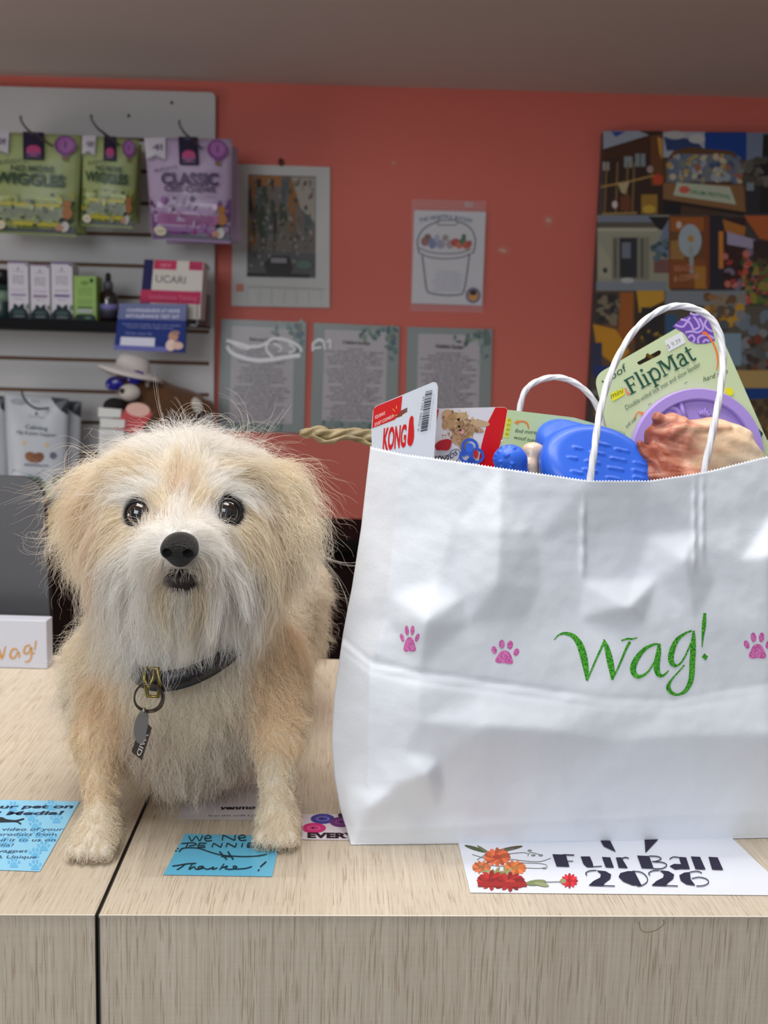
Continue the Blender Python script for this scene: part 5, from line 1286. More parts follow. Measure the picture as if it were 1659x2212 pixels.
# creased front: places read off the folds, with their depth towards the viewer (metres)
FP = [(800, 965, -.060), (868, 980, -.030), (980, 995, -.012), (1080, 1010, -.004), (1275, 1038, .010), (1400, 1038, .010), (1520, 1020, .003), (1659, 985, -.012), (1900, 975, -.03), (2040, 965, -.05),
 (790, 1050, -.060), (780, 1140, -.058), (860, 1140, -.022), (980, 1140, -.002), (1080, 1150, .014), (1160, 1160, .004), (1262, 1150, .003), (1400, 1160, -.001), (1505, 1150, .006), (1590, 1120, .004), (1659, 1120, -.004), (2040, 1120, -.05),
 (760, 1270, -.054), (838, 1280, -.014), (940, 1260, .004), (1000, 1290, .009), (1075, 1258, .019), (1170, 1270, .004), (1260, 1255, .004), (1370, 1255, .001), (1420, 1250, .006), (1480, 1212, .018), (1545, 1255, .007), (1600, 1210, .010), (1659, 1205, .016), (2040, 1260, -.05),
 (750, 1320, -.052), (838, 1340, -.010), (920, 1342, .021), (1010, 1350, .010), (1130, 1340, .007), (1250, 1340, .004), (1357, 1312, .022), (1390, 1345, .012), (1500, 1340, .012), (1659, 1340, .012), (2040, 1340, -.05),
 (741, 1368, -.050), (802, 1424, -.012), (905, 1446, .012), (1050, 1466, .012), (1190, 1486, .013), (1300, 1502, .014), (1450, 1506, .016), (1659, 1470, .012), (2040, 1470, -.045),
 (739, 1378, -.053), (802, 1437, -.016), (905, 1461, .008), (1050, 1481, .009), (1190, 1500, .011), (1300, 1516, .013), (1450, 1518, .015), (1659, 1484, .011),
 (736, 1390, -.047), (801, 1450, -.008), (905, 1475, .016), (1050, 1496, .017), (1190, 1514, .017), (1300, 1530, .017), (1450, 1532, .018), (1659, 1498, .015),
 (722, 1500, -.044), (797, 1530, -.004), (905, 1560, .020), (1050, 1570, .029), (1200, 1580, .027), (1330, 1600, .018), (1450, 1590, .022), (1659, 1590, .026), (2040, 1600, -.03),
 (716, 1600, -.038), (795, 1620, -.004), (870, 1625, .012), (922, 1672, .026), (950, 1640, .016), (1050, 1650, .015), (1200, 1660, .012), (1400, 1665, .010), (1659, 1670, .010), (2040, 1680, -.02),
 (722, 1680, -.034), (745, 1700, -.018), (850, 1700, .014), (800, 1740, .012), (960, 1705, .008), (1100, 1700, .006), (1300, 1710, .006), (1659, 1720, .005),
 (734, 1745, -.020), (757, 1762, -.002), (770, 1792, .001), (850, 1762, .005), (940, 1752, .001), (1100, 1762, .003), (1300, 1768, .004), (1659, 1760, .004), (2040, 1760, -.012),
 (748, 1790, -.010), (758, 1826, 0), (900, 1828, .001), (1250, 1824, .002), (1659, 1811, 0), (2040, 1806, 0)]
_pts = [Vector((p[0], p[1])) for p in FP]; _off = np.array([p[2] for p in FP])
_res = delaunay_2d_cdt(_pts, [], [], 0, 1e-6)
_tri = np.array([t for t in _res[2] if len(t) == 3]); _tv = np.array([(v.x, v.y) for v in _res[0]])
_o2 = np.array([_off[_res[3][i][0]] for i in range(len(_tv))])
def interp_off(Q):
    out = np.full(len(Q), np.nan)
    for a, b, c in _tri:
        A_, B_, C_ = _tv[a], _tv[b], _tv[c]
        den = (B_[1] - C_[1]) * (A_[0] - C_[0]) + (C_[0] - B_[0]) * (A_[1] - C_[1])
        if abs(den) < 1e-9: continue
        l1 = ((B_[1] - C_[1]) * (Q[:, 0] - C_[0]) + (C_[0] - B_[0]) * (Q[:, 1] - C_[1])) / den
        l2 = ((C_[1] - A_[1]) * (Q[:, 0] - C_[0]) + (A_[0] - C_[0]) * (Q[:, 1] - C_[1])) / den
        l3 = 1 - l1 - l2; m = (l1 > -1e-6) & (l2 > -1e-6) & (l3 > -1e-6)
        out[m] = l1[m] * _o2[a] + l2[m] * _o2[b] + l3[m] * _o2[c]
    bad = np.isnan(out)
    if bad.any():
        d = ((Q[bad][:, None] - _tv[None]) ** 2).sum(-1); out[bad] = _o2[d.argmin(1)]
    return out
NCb, NRb = 380, 150
topx = [800, 868, 980, 1080, 1275, 1400, 1520, 1659, 1900, 2040]; topy = [965, 980, 995, 1010, 1038, 1038, 1020, 985, 975, 965]
botx = [758, 900, 1250, 1659, 2040]; boty = [1826, 1828, 1824, 1811, 1806]
ly = [965, 1050, 1140, 1270, 1320, 1368, 1500, 1600, 1680, 1745, 1790, 1826]; lx = [800, 790, 780, 760, 750, 741, 722, 716, 722, 734, 748, 758]
G = np.zeros((NRb + 1, NCb + 1, 2))
s = np.linspace(0, 1, NCb + 1)
tx = 800 + (2040 - 800) * s; ty = np.interp(tx, topx, topy); bx_ = 758 + (2040 - 758) * s; by = np.interp(bx_, botx, boty)
for j in range(NRb + 1):
    t = j / NRb; x = tx * (1 - t) + bx_ * t; y = ty * (1 - t) + by * t
    lxx = np.interp(965 + (1826 - 965) * t, ly, lx); x = x + (lxx - (800 * (1 - t) + 758 * t)) * (1 - s) ** 1.4
    G[j, :, 0] = x; G[j, :, 1] = y
off = interp_off(G.reshape(-1, 2)).reshape(NRb + 1, NCb + 1)
def blur(a, n):
    for _ in range(n):
        b = a.copy()
        b[1:-1, :] = (a[:-2, :] + 2 * a[1:-1, :] + a[2:, :]) / 4; a = b.copy()
        b[:, 1:-1] = (a[:, :-2] + 2 * a[:, 1:-1] + a[:, 2:]) / 4; a = b
    return a
off = .62 * blur(off, 3) + .38 * blur(off, 16)
X_, Y_ = G[..., 0], G[..., 1]
for (cx, y0, y1) in ((1262, 1085, 1232), (1257, 1100, 1235), (1500, 1050, 1225), (1518, 1040, 1200)):   # cord ends glued behind the paper
    off += .0016 * np.exp(-((X_ - cx) / 5.0) ** 2) / (1 + np.exp(-(Y_ - y0) / 8)) / (1 + np.exp((Y_ - y1) / 8)) * (1 + .3 * np.sin(Y_ / 7 + cx))
pr = 1 / (1 + np.exp(-(X_ - 1092) / 5)) / (1 + np.exp((X_ - 1405) / 5)) / (1 + np.exp(-(Y_ - 1068) / 4)) / (1 + np.exp((Y_ - 1262) / 6)); off -= .0006 * pr
off += .0007 * np.exp(-(((X_ - 1133) / 13) ** 2 + ((Y_ - 1142) / 14) ** 2))
lc = np.interp(Y_, [980, 1280, 1400], [868, 838, 815]); off += .0011 * np.exp(-np.abs(X_ - lc) / 7) * (Y_ < 1420)
l2 = np.interp(Y_, [1430, 1800], [799, 792]); off += .0010 * np.exp(-np.abs(X_ - l2) / 5) * (Y_ > 1425) * (Y_ < 1700)
off += .0009 * np.exp(-np.abs(Y_ - np.interp(X_, [780, 1659], [1795, 1752])) / 6)
yc = np.interp(X_, [716, 802, 905, 1190, 1300, 1450, 1659, 2040], [1360, 1428, 1450, 1490, 1506, 1510, 1474, 1450])
fd = .35 + .65 * (1 - np.clip((X_ - 1150) / 150, 0, 1))
off += fd * (-.0008 * np.exp(-((Y_ - yc) / 4.0) ** 2) + .0008 * np.exp(-((Y_ - yc - 13) / 4.5) ** 2) - .0004 * np.exp(-((Y_ - yc - 24) / 4.0) ** 2))
nz = np.array([noise.noise(Vector((x * .011, y * .013, 3))) * .0011 + noise.noise(Vector((x * .035, y * .04, 9))) * .00035 for x, y in G.reshape(-1, 2)]).reshape(off.shape)
off += nz * np.clip((1826 - Y_) / 60, 0, 1)
vs = []
for j in range(NRb + 1):
    for i in range(NCb + 1):
        x, y = G[j, i]
        if j == 0: y += (2.4 if i % 2 else -1.0)
        p = on_plane(x, y, B0 + BN * off[j, i], BN)
        if j == NRb: p.z = .0006
        vs.append(p)
fs = []; K = NCb + 1
for j in range(NRb):
    for i in range(NCb): a = j * K + i; fs.append((a, a + K, a + K + 1, a + 1))
FV = list(vs); FF = list(fs)
# side gussets, back and bottom
BD = .155
back = []
for j in range(NRb + 1):
    t = j / NRb; L = vs[j * K]; R = vs[j * K + NCb]
    zz = L.z
    offL = (L - B0).dot(BN); xl_ = (L - B0).dot(BX); xr_ = (R - B0).dot(BX)
    ring = [(xr_ - .004, (R - B0).dot(BN) - .03), (xr_ - .03 * (1 - t), -.08), (xr_ - .006, -BD + .01), (xr_ - .02, -BD), ((xl_ + xr_) / 2, -BD - .006 * math.sin(math.pi * t)), (xl_ + .035, -BD), (xl_ + .022, -BD + .012), (xl_ + .02 + .02 * (1 - t), -.095), (xl_ + .004, offL - .012)]
    zr = R.z
    for q, (a, b) in enumerate(ring):
        p = B0 + BX * a + BN * b; f = min(1, max(0, (xr_ - a) / (xr_ - xl_))); p.z = max(.0006, zr * (1 - f) + zz * f - (.004 if j == 0 and q % 2 else 0)); back.append(p)
k0 = len(vs); Q = len(ring); vs += back
for j in range(NRb):
    a = j * K + NCb; b = (j + 1) * K + NCb; fs.append((a, b, k0 + (j + 1) * Q, k0 + j * Q))
    for q in range(Q - 1): fs.append((k0 + j * Q + q, k0 + (j + 1) * Q + q, k0 + (j + 1) * Q + q + 1, k0 + j * Q + q + 1))
    fs.append((k0 + j * Q + Q - 1, k0 + (j + 1) * Q + Q - 1, (j + 1) * K, j * K))
fs.append(tuple(NRb * K + i for i in range(K)) + tuple(k0 + NRb * Q + q for q in range(Q)))
paper_m = mat('white_kraft_paper', (226, 231, 238), .72, spec=.25, bump=.10, bscale=260)
bo = link('bag_body', mesh_from('bag_body', vs, fs), paper_m, bag, True)
md = bo.modifiers.new('paper_thickness', 'SOLIDIFY'); md.thickness = .0003; md.offset = -1
bagbv = BVHTree.FromPolygons([Vector(v) for v in FV], FF)
bagmap = px_surface(bagbv, px_plane(B0, BN))
# stamped lettering
def stamp_mat(name, c1, c2, sc=900):
    m = mat(name, c1, .65, spec=.2); nt = m.node_tree; b = nt.nodes['Principled BSDF']
    tc = nt.nodes.new('ShaderNodeTexCoord'); n = nt.nodes.new('ShaderNodeTexNoise'); n.inputs['Scale'].default_value = sc; n.inputs['Detail'].default_value = 3
    r = nt.nodes.new('ShaderNodeValToRGB'); r.color_ramp.elements[0].position = .42; r.color_ramp.elements[1].position = .62
    r.color_ramp.elements[0].color = (*lin(c1), 1); r.color_ramp.elements[1].color = (*lin(c2), 1)
    nt.links.new(tc.outputs['Object'], n.inputs['Vector']); nt.links.new(n.outputs['Fac'], r.inputs[0]); nt.links.new(r.outputs[0], b.inputs['Base Color']); return m
class Stamp(Art):
    """filled strokes of changing width laid on the paper"""
    pass
g1 = (52, 138, 36)
A = Stamp(bagmap, base=.0005, step=.00004)
def calli(pts, n=7): A.stroke(pts, 1, g1, n)
# W
calli([(1197, 1382, 1.5), (1206, 1372, 3), (1220, 1368, 6), (1238, 1374, 10), (1252, 1392, 14), (1261, 1420, 15), (1266, 1448, 11), (1268, 1470, 5)], 5)
calli([(1268, 1470, 3), (1284, 1432, 4), (1306, 1384, 5)], 4)
calli([(1304, 1381, 3), (1311, 1400, 11), (1318, 1430, 14), (1322, 1452, 11), (1322, 1468, 5)], 5)
calli([(1322, 1468, 3), (1336, 1440, 4), (1352, 1402, 5), (1361, 1386, 6)], 4)
calli([(1342, 1384, 3), (1354, 1380, 4), (1366, 1380, 4), (1377, 1377, 1.5)], 4)
# a
calli([(1424, 1392, 4), (1412, 1392, 5), (1392, 1402, 8), (1374, 1424, 12), (1367, 1444, 13), (1372, 1458, 11), (1384, 1461, 7), (1400, 1450, 4), (1414, 1428, 3.5), (1424, 1404, 3)], 5)
calli([(1424, 1390, 5), (1422, 1410, 11), (1418, 1438, 13), (1422, 1456, 11), (1432, 1459, 5), (1444, 1448, 2.5)], 5)
# g
calli([(1494, 1362, 4), (1480, 1368, 5), (1462, 1382, 9), (1451, 1406, 12), (1449, 1426, 12), (1456, 1437, 8), (1468, 1434, 4), (1480, 1416, 3.5), (1492, 1388, 3)], 5)
calli([(1498, 1362, 4), (1497, 1390, 11), (1495, 1430, 12), (1492, 1468, 11), (1480, 1492, 8), (1464, 1500, 5), (1450, 1496, 8), (1443, 1484, 9), (1450, 1468, 4), (1466, 1450, 3), (1478, 1436, 3)], 6)
# !
calli([(1522, 1324, 6), (1520, 1350, 8.5), (1517, 1380, 4), (1516, 1398, 1.5)], 4)
A.poly([(1521, 1411), (1529, 1418), (1523, 1426), (1515, 1419)], g1)
A.build('green_lettering', stamp_mat('green_stamp_ink', (34, 126, 36), (104, 196, 62)), bag)
for (x, y, sc, sx, ro) in ((885, 1378, 41, .64, .0), (1091, 1407, 37, 1.05, .10), (1636, 1393, 41, .92, 0)):
    A = Stamp(bagmap, base=.0004, step=.00006); A.paw(x, y, sc, (222, 100, 186), ro, sx, edge=(196, 84, 160)); A.build('pink_paw_print', stamp_mat('pink_stamp_ink', (206, 92, 166), (230, 140, 200), 700), bag)
# handles: twisted paper cord
cord_m = mat('white_paper_cord', (232, 232, 236), .6, bump=.1, bscale=300)
def plane_pts(pts, depth): return [on_plane(x, y, B0 + BN * (d if len(q) else depth), BN) for (x, y, d, *q) in [(*p, 0) if len(p) == 3 else (*p, depth) for p in pts]]
ft = smoothline([(1268, 1100, .001), (1275, 1036, .004), (1284, 970, .0), (1296, 890, -.012), (1322, 800, -.024), (1366, 720, -.034), (1420, 674, -.038), (1470, 661, -.038), (1520, 676, -.036), (1551, 712, -.032), (1562, 770, -.026), (1555, 850, -.014), (1540, 930, -.006), (1522, 1014, -.002), (1512, 1080, -.006)], 12)
pts = [on_plane(x, y, B0 + BN * (d - .004), BN) for x, y, d in ft]
MB().tube(pts, .0028, 24, twist=(4, .30, .20)).build('front_handle', cord_m, bag, True)
bt = smoothline([(1118, 960), (1122, 890), (1134, 846), (1160, 824), (1200, 815), (1240, 826), (1276, 856), (1298, 900), (1308, 960), (1312, 1010)], 10)
pts = [on_plane(x, y, B0 + BN * (-BD + .004), BN) for x, y in bt]
MB().tube(pts, .0028, 20, twist=(4, .30, .20)).build('back_handle', cord_m, bag, True)

# ================================================================== what sticks out of the bag
def inbag(d): return B0 + BN * (-d)
def card(name, label, cat, outline, d, n, thick, color, holes=()):
    pt = inbag(d); n = n.normalized(); mp = px_plane(pt, n)
    xs = [p[0] for p in outline]; ys = [p[1] for p in outline]
    root = thing(name, label, cat, tuple(mp(sum(xs) / len(xs), max(ys))[0]))
    slab('backing_card', outline, mp, thick, mat('card_%d_%d_%d' % color, color, .45), root, holes)
    return root, mp
def circ(cx, cy, r, n=14, ry=None): return [(cx + r * math.cos(t), cy + (ry or r) * math.sin(t)) for t in [2 * math.pi * i / n for i in range(n)]]
# red and white card with the upright barcode
nK = (BN - BX * .10)
root, mp = card('toy_card', 'white and red toy card with a barcode at the left end of the bag', 'toy card',
                [(806, 886), (812, 877), (936, 825), (943, 827), (946, 836), (943, 905), (937, 990), (934, 1030), (812, 1020), (803, 960), (802, 930)], .060, nK, .0006, (226, 232, 240),
                holes=[[(854, 893), (880, 880), (880, 890), (870, 896), (868, 899), (855, 904)]])
A = Art(mp, base=.0003); red = (222, 20, 18)
A.poly([(807, 884), (814, 877), (869, 855), (866, 886), (853, 906), (804, 925)], red)
A.text('SQUEAKS', (810, 905), (832, 895), (0, -7), (250, 216, 210), bold=.02); A.text('JOUET COUINEUR', (809, 921), (851, 901), (0, -7), (250, 216, 210), bold=.02)
for (a, b) in (((853, 888), (848, 883)), ((857, 883), (856, 876)), ((858, 896), (852, 898))): A.stroke([a, b], 1.4, (240, 196, 60))
def kong(p0, p1, up, color): A.text('KONG', p0, p1, up, color, bold=.035)
kong((826, 972), (876, 963), (3, -48), red)
A.poly(smoothline([(889, 898), (893, 902), (893, 914), (894, 926), (894, 945), (890, 960), (884, 963), (880, 956), (881, 940), (882, 928), (883, 916), (885, 904)], 4, True), red)
rb = random.Random(3); y = 846
while y < 934:
    h = rb.choice([.8, 1.2, 2.0, 2.8]); x = 920 - (y - 846) * .13; A.poly([(x - 1, y), (x + 14, y - 3.5), (x + 14, y - 3.5 + h), (x - 1, y + h)], (66, 70, 80)); y += h + rb.choice([1.0, 1.6, 2.2])
A.text('0 35585 50110', (905, 931), (917, 856), (-4, 0), (110, 114, 122)); A.text('keep away from children', (928, 928), (938, 850), (-2, 0), (160, 164, 172))
A.build('card_print', GLOSS, root)
# puppy photo card
nG = (BN + BX * .12)
root, mp = card('puppy_toy_card', 'glossy toy card with a puppy photo and a red side, second card in the bag', 'toy card',
                rounded([(944, 883), (1092, 879), (1099, 888), (1062, 1030), (936, 1030)], [2, 8, 4, 0, 0]), .070, nG, .0006, (234, 230, 232))
A = Art(mp, base=.0003, step=.000015)
A.poly([(944, 884), (948, 884), (941, 920), (938, 960), (940, 900)], (200, 20, 30)); A.poly(rounded([(1070, 880), (1092, 880), (1098, 888), (1062, 1030), (1028, 1030), (1040, 960), (1052, 915)], [0, 7, 3, 0, 0, 0, 0]), (222, 16, 20))
for (x, y, a, b, c, ro) in ((968, 900, 15, 16, (214, 174, 132), -.3), (962, 916, 8, 12, (206, 158, 116), .2), (984, 912, 22, 22, (196, 156, 110), 0), (1004, 930, 20, 26, (178, 140, 96), .2), (1030, 914, 28, 8, (208, 176, 134), .1), (1022, 926, 24, 7, (186, 154, 112), .25), (990, 944, 16, 18, (204, 164, 124), 0), (1000, 956, 10, 18, (188, 148, 108), .1), (976, 902, 9, 6, (190, 146, 100), .4), (998, 900, 12, 10, (210, 178, 130), 0)):
    A.ell(x, y, a, b, c, ro, 14)
for _ in range(90):
    x, y = rb.gauss(992, 18), rb.gauss(922, 15)
    A.ell(x, y, rb.uniform(1, 4), rb.uniform(1, 3), rb.choice([(220, 190, 148), (170, 128, 86), (196, 158, 116), (150, 112, 78)]), rb.uniform(0, 3), 7)
A.ell(989, 906, 3.4, 2.8, (38, 28, 26)); A.ell(990, 921, 3, 2.6, (44, 32, 30)); A.ell(996, 932, 6, 5, (222, 160, 156), .3); A.ell(993, 929, 3, 2.4, (60, 42, 40))
A.poly(smoothline([(938, 962), (946, 953), (958, 949), (966, 948), (974, 952), (972, 964), (966, 972), (952, 972), (942, 972)], 4, True), (186, 22, 36))
A.text('KONG', (938, 998), (968, 996), (0, -14), (34, 26, 40), bold=.03)
A.stroke(smoothline([(966, 990), (974, 974), (986, 970), (992, 978), (988, 992), (978, 1000), (968, 998)], 4, True), 1.6, (60, 74, 110), 0, True); A.text('OS', (971, 992), (987, 981), (-2, -10), (40, 50, 84), bold=.02)
for (x, y, r_) in ((1013, 965, 16), (1005, 985, 12), (1028, 984, 14)): A.stroke(circ(x, y, r_, 20), 6, (56, 100, 206), 0, True)
A.ell(1012, 966, 9, 10, (66, 116, 226)); A.ell(1026, 980, 5, 10, (200, 50, 40)); A.ell(1016, 994, 9, 6, (44, 84, 184)); A.ell(1000, 977, 5, 9, (50, 92, 196))
A.build('card_print', GLOSS, root)
# green backing card of the small tug toy
nW = (BN - BX * .10)
root, mp = card('tug_toy_card', 'pale green toy card lying low behind the puppy card, with a handwritten note', 'toy card',
                rounded([(1096, 885), (1240, 902), (1352, 934), (1356, 1040), (1070, 1040)], [3, 0, 6, 0, 0]), .095, nW, .0006, (196, 216, 164))
A = Art(mp, base=.0003)
A.poly([(1094, 903), (1106, 904), (1098, 946), (1089, 944)], (226, 226, 70))
for (x, y) in ((1100, 908), (1098, 918), (1097, 928), (1095, 938)): A.stroke(circ(x, y, 2.6, 8), 1.2, (90, 110, 60), 0, True)
A.stroke([(1142, 926, 3), (1138, 914, 3.6), (1128, 910, 3.6), (1116, 912, 3)], 3, (236, 132, 60), 5); A.poly([(1110, 913), (1119, 907), (1120, 917)], (236, 132, 60))
A.text('find more', (1112, 934), (1158, 938), (1, -9), (70, 96, 76), shear=.3); A.text('woof tugs', (1110, 948), (1158, 956), (1, -9), (70, 96, 76), shear=.3)
A.build('card_print', PAPER, root)
# flip mat card -----------------------------------------------------------------
nF = (BN - BX * .05 + Vector((0, 0, .10)))
fo = rounded([(1283, 812), (1533, 668), (1672, 985), (1700, 1080), (1360, 1080), (1310, 920)], [26, 26, 0, 0, 0, 0], 8)
root, mp = card('lick_mat_pack', 'pale green lick mat card with a round purple mat, tilted behind the front handle', 'lick mat',
                fo, .118, nF, .0011, (202, 218, 172), holes=[rounded([(1375, 783), (1395, 772), (1395, 765), (1400, 762), (1404, 767), (1424, 756), (1429, 759), (1427, 766), (1381, 789)], 3, 3)])
ux = np.array((.880, -.475)); ux /= np.linalg.norm(ux); uy = np.array((-ux[1], ux[0]))     # reading direction on the card
A = Art(mp, base=.0004, step=.00002)
dkg = (30, 82, 66)
lav = (184, 160, 226); vio = (112, 78, 170)
cp = rounded([(1452, 706), (1466, 698), (1533, 672), (1543, 740), (1520, 743), (1494, 741), (1482, 726)], [4, 10, 24, 2, 6, 10, 6], 6)
A.poly([(1452, 705), (1470, 690), (1492, 680), (1506, 677), (1520, 681), (1530, 690), (1540, 715), (1544, 736), (1526, 742), (1505, 743), (1488, 736), (1478, 720)], vio)
for l in ([(1458, 702), (1474, 706), (1482, 698), (1490, 686)], [(1470, 690), (1486, 694), (1494, 704), (1498, 712), (1510, 706), (1506, 694), (1498, 684)], [(1480, 718), (1494, 716), (1508, 718), (1518, 710), (1516, 698), (1510, 688)], [(1526, 690), (1522, 702), (1530, 712), (1540, 716)], [(1486, 730), (1494, 724), (1500, 732), (1496, 740)], [(1508, 742), (1508, 730), (1520, 724), (1534, 726), (1542, 732)], [(1518, 740), (1524, 734), (1532, 738)], [(1490, 676), (1500, 680), (1512, 678)]): A.stroke(l, 4.6, lav, 6)
A.poly([(1435, 736), (1472, 717), (1481, 740), (1444, 760)], (228, 230, 232)); A.text('$ 9.39', (1443, 754), (1471, 739), (-4, -9), (130, 132, 140))
A.stroke([(1524, 720, 5), (1538, 738, 4), (1548, 762, 4), (1550, 785, 3), (1547, 800, 2)], 4, (240, 128, 60), 5); A.ell(1521, 720, 5, 4, (242, 112, 60))
A.text('hard side', (1519, 825), (1572, 806), (-2, -11), (54, 84, 66), shear=.25)
A.text('woof', (1302, 833), (1354, 800), (-6, -16), (44, 76, 68))
A.poly(rounded([(1318, 850), (1346, 838), (1350, 852), (1322, 868)], 4), (232, 226, 44)); A.text('mini', (1320, 862), (1348, 848), (-4, -12), (60, 66, 40), shear=.25)
A.stroke([(1350, 838), (1356, 852)], 3, (240, 130, 110)); A.stroke([(1352, 848), (1357, 854), (1358, 846)], 2, (240, 130, 110))
# slab-serif wordmark drawn letter by letter on a tilted baseline
o_ = np.array((1361.0, 853.0))
def L(x, y): q = o_ + ux * x - uy * y * 1.0; return (float(q[0]), float(q[1]))
def seg(x0, y0, x1, y1, w=4.6): A.stroke([L(x0, y0), L(x1, y1)], w, dkg)
def ser(x, y, w=10): seg(x - w / 2, y, x + w / 2, y, 2.6)
H = 34; X = 26
seg(7, 0, 7, H, 5.4); ser(7, 1, 15); seg(2, H - 1, 24, H - 1, 3); seg(23, H, 23, H - 9, 2.6); seg(7, 17, 18, 17, 2.8); seg(18, 21, 18, 13, 2.2)                       # F
seg(33, 0, 33, 38, 5); ser(33, 1, 12); seg(28, 37, 33, 37, 2.6)                                                                                                 # l
seg(46, 0, 46, X, 5); ser(46, 1, 12); seg(41, X - 1, 46, X - 1, 2.6); A.ell(*L(46, 35), 3.2, 3.2, dkg)                                                            # i
seg(59, -11, 59, X, 5); ser(59, -10, 12); seg(54, X - 1, 59, X - 1, 2.6); A.stroke([L(60, 21), L(66, 26), L(73, 25), L(77, 17), L(76, 7), L(70, 1), L(61, 3)], 4.2, dkg, 4)  # p
seg(87, 0, 87, H, 3); ser(87, 1, 12); ser(88, H - 1, 12); seg(90, H, 101, 8, 5.6); seg(101, 8, 112, H, 3); seg(115, 0, 115, H, 5.2); ser(115, 1, 12); ser(115, H - 1, 12)    # M
A.stroke([L(126, 21), L(132, 26), L(139, 24), L(140, 17), L(140, 4), L(144, 1)], 4.4, dkg, 4); A.stroke([L(140, 15), L(131, 14), L(126, 7), L(130, 1), L(138, 3), L(140, 8)], 3.8, dkg, 4)   # a
A.stroke([L(153, 34), L(153, 8), L(156, 1), L(162, 3)], 4.4, dkg, 4); seg(147, 25, 162, 25, 2.8)                                                                 # t
a0 = (1352, 886); a1 = (1513, 790)
A.text('Double-sided lick mat and slow feeder', a0, a1, (-4, -10), (84, 112, 92))
A.stroke([(1370, 903), (1374, 894), (1382, 890), (1386, 896)], 2.6, (240, 130, 66), 4); A.poly([(1380, 890), (1389, 890), (1386, 899)], (240, 130, 66)); A.text('soft side', (1352, 926), (1374, 906), (-3, -8), (54, 84, 66), shear=.25)
A.ell(1574, 846, 10, 8, (234, 224, 40), .6)
for (x, y) in ((1400, 876), (1478, 830), (1546, 880)): A.stroke([(x, y), (x + 2, y - 4), (x + 6, y - 4)], 1.2, (90, 104, 90))
A.stroke([L(172, 60), L(172, 60.5)], 2, dkg)
A.build('card_print', PAPER, root)
A = Art(mp, base=.0004); A.poly([(1632, 934), (1638, 926), (1648, 936), (1642, 950)], dkg); A.build('printed_diamond', PAPER, root)
# the purple mat itself: disc with raised rim and shapes
pur = mat('lavender_rubber', (176, 150, 226), .45, spec=.5)
cm = Vector(mp(1500, 985)[0]); nn = Vector(mp(1500, 985)[1]); ru = (Vector(mp(1500 + 100, 985)[0]) - cm).normalized(); rv = nn.cross(ru); Rm = (Vector(mp(1500, 985 - 145)[0]) - cm).length
Mx = Matrix((( ru.x, rv.x, nn.x, 0), (ru.y, rv.y, nn.y, 0), (ru.z, rv.z, nn.z, 0), (0, 0, 0, 1)))
MB().lathe([(Rm, 0), (Rm * 1.0, .006), (Rm * .985, .0085), (Rm * .85, .0085), (Rm * .83, .0075), (Rm * .82, .003), (.0001, .003)], cm + nn * .0012, 72, Mx).build('mat_disc', pur, root, False)
mm = MB()
def mloc(a, r, h): return cm + (ru * math.cos(a) + rv * math.sin(a)) * Rm * r + nn * h
c0 = mloc(math.radians(126), .70, .005); rr0 = Rm * .155
mm.tube([c0 + (ru * math.cos(t) + rv * math.sin(t)) * rr0 for t in [2 * math.pi * i / 28 for i in range(28)]], .0026, 8, True)
mm.build('ring_ridge', pur, root, True)
hp = []; hc0 = mloc(math.radians(164), .70, .0056)
for i in range(24):
    t = 2 * math.pi * i / 24; x = 16 * math.sin(t) ** 3; y = 13 * math.cos(t) - 5 * math.cos(2 * t) - 2 * math.cos(3 * t) - math.cos(4 * t)
    hp.append(hc0 + (ru * (x * math.cos(.5) + y * math.sin(.5)) + rv * (-x * math.sin(.5) + y * math.cos(.5))) * .00035)
MB().tube(hp, .0011, 6, True).build('heart_ridge', pur, root, True)
for a0_, a1_ in ((138, 152), (108, 118)):
    MB().tube([mloc(math.radians(a0_), .83, .006), mloc(math.radians(a0_), .55, .006)], .0022, 8).build('divider', pur, root, True)
mm = MB()
for q in range(5):
    a = math.radians(80); mm.tube([mloc(a - .12 + q * .06, .72 - abs(q - 2) * .03, .005), mloc(a - .1 + q * .04, .60, .005)], .0014, 6)
mm.build('crown_ridge', pur, root, True)

# blue rubber toys -------------------------------------------------------------
blue = mat('royal_blue_rubber', (44, 100, 214), .38, spec=.45, coat=.1)
def inb(x, y, d): return np.array(on_plane(x, y, inbag(d), BN))
bx = np.array(BX); bn = np.array(BN); bz = np.array((0, 0, 1.))
def loc_frame(P, c, rot, tilt=0.0):
    """local coordinates: u along the picture's right (rotated), v depth, w up"""
    u = bx * math.cos(rot) + bz * math.sin(rot); w = -bx * math.sin(rot) + bz * math.cos(rot); v = -bn
    v2 = v * math.cos(tilt) + w * math.sin(tilt); w2 = -v * math.sin(tilt) + w * math.cos(tilt)
    Q = P - c; return np.stack([Q @ u, Q @ v2, Q @ w2], -1), u, v2, w2
cA = inb(1288, 1010, .040); cB = inb(1252, 962, .068)
def disc_d(Q, r, th):   # rounded disc, axis = w
    q = np.stack([np.sqrt((Q[:, 0] * .78) ** 2 + Q[:, 1] ** 2) - r, np.abs(Q[:, 2]) - th], -1)
    return np.minimum(q.max(1), 0) + np.sqrt((np.maximum(q, 0) ** 2).sum(1))
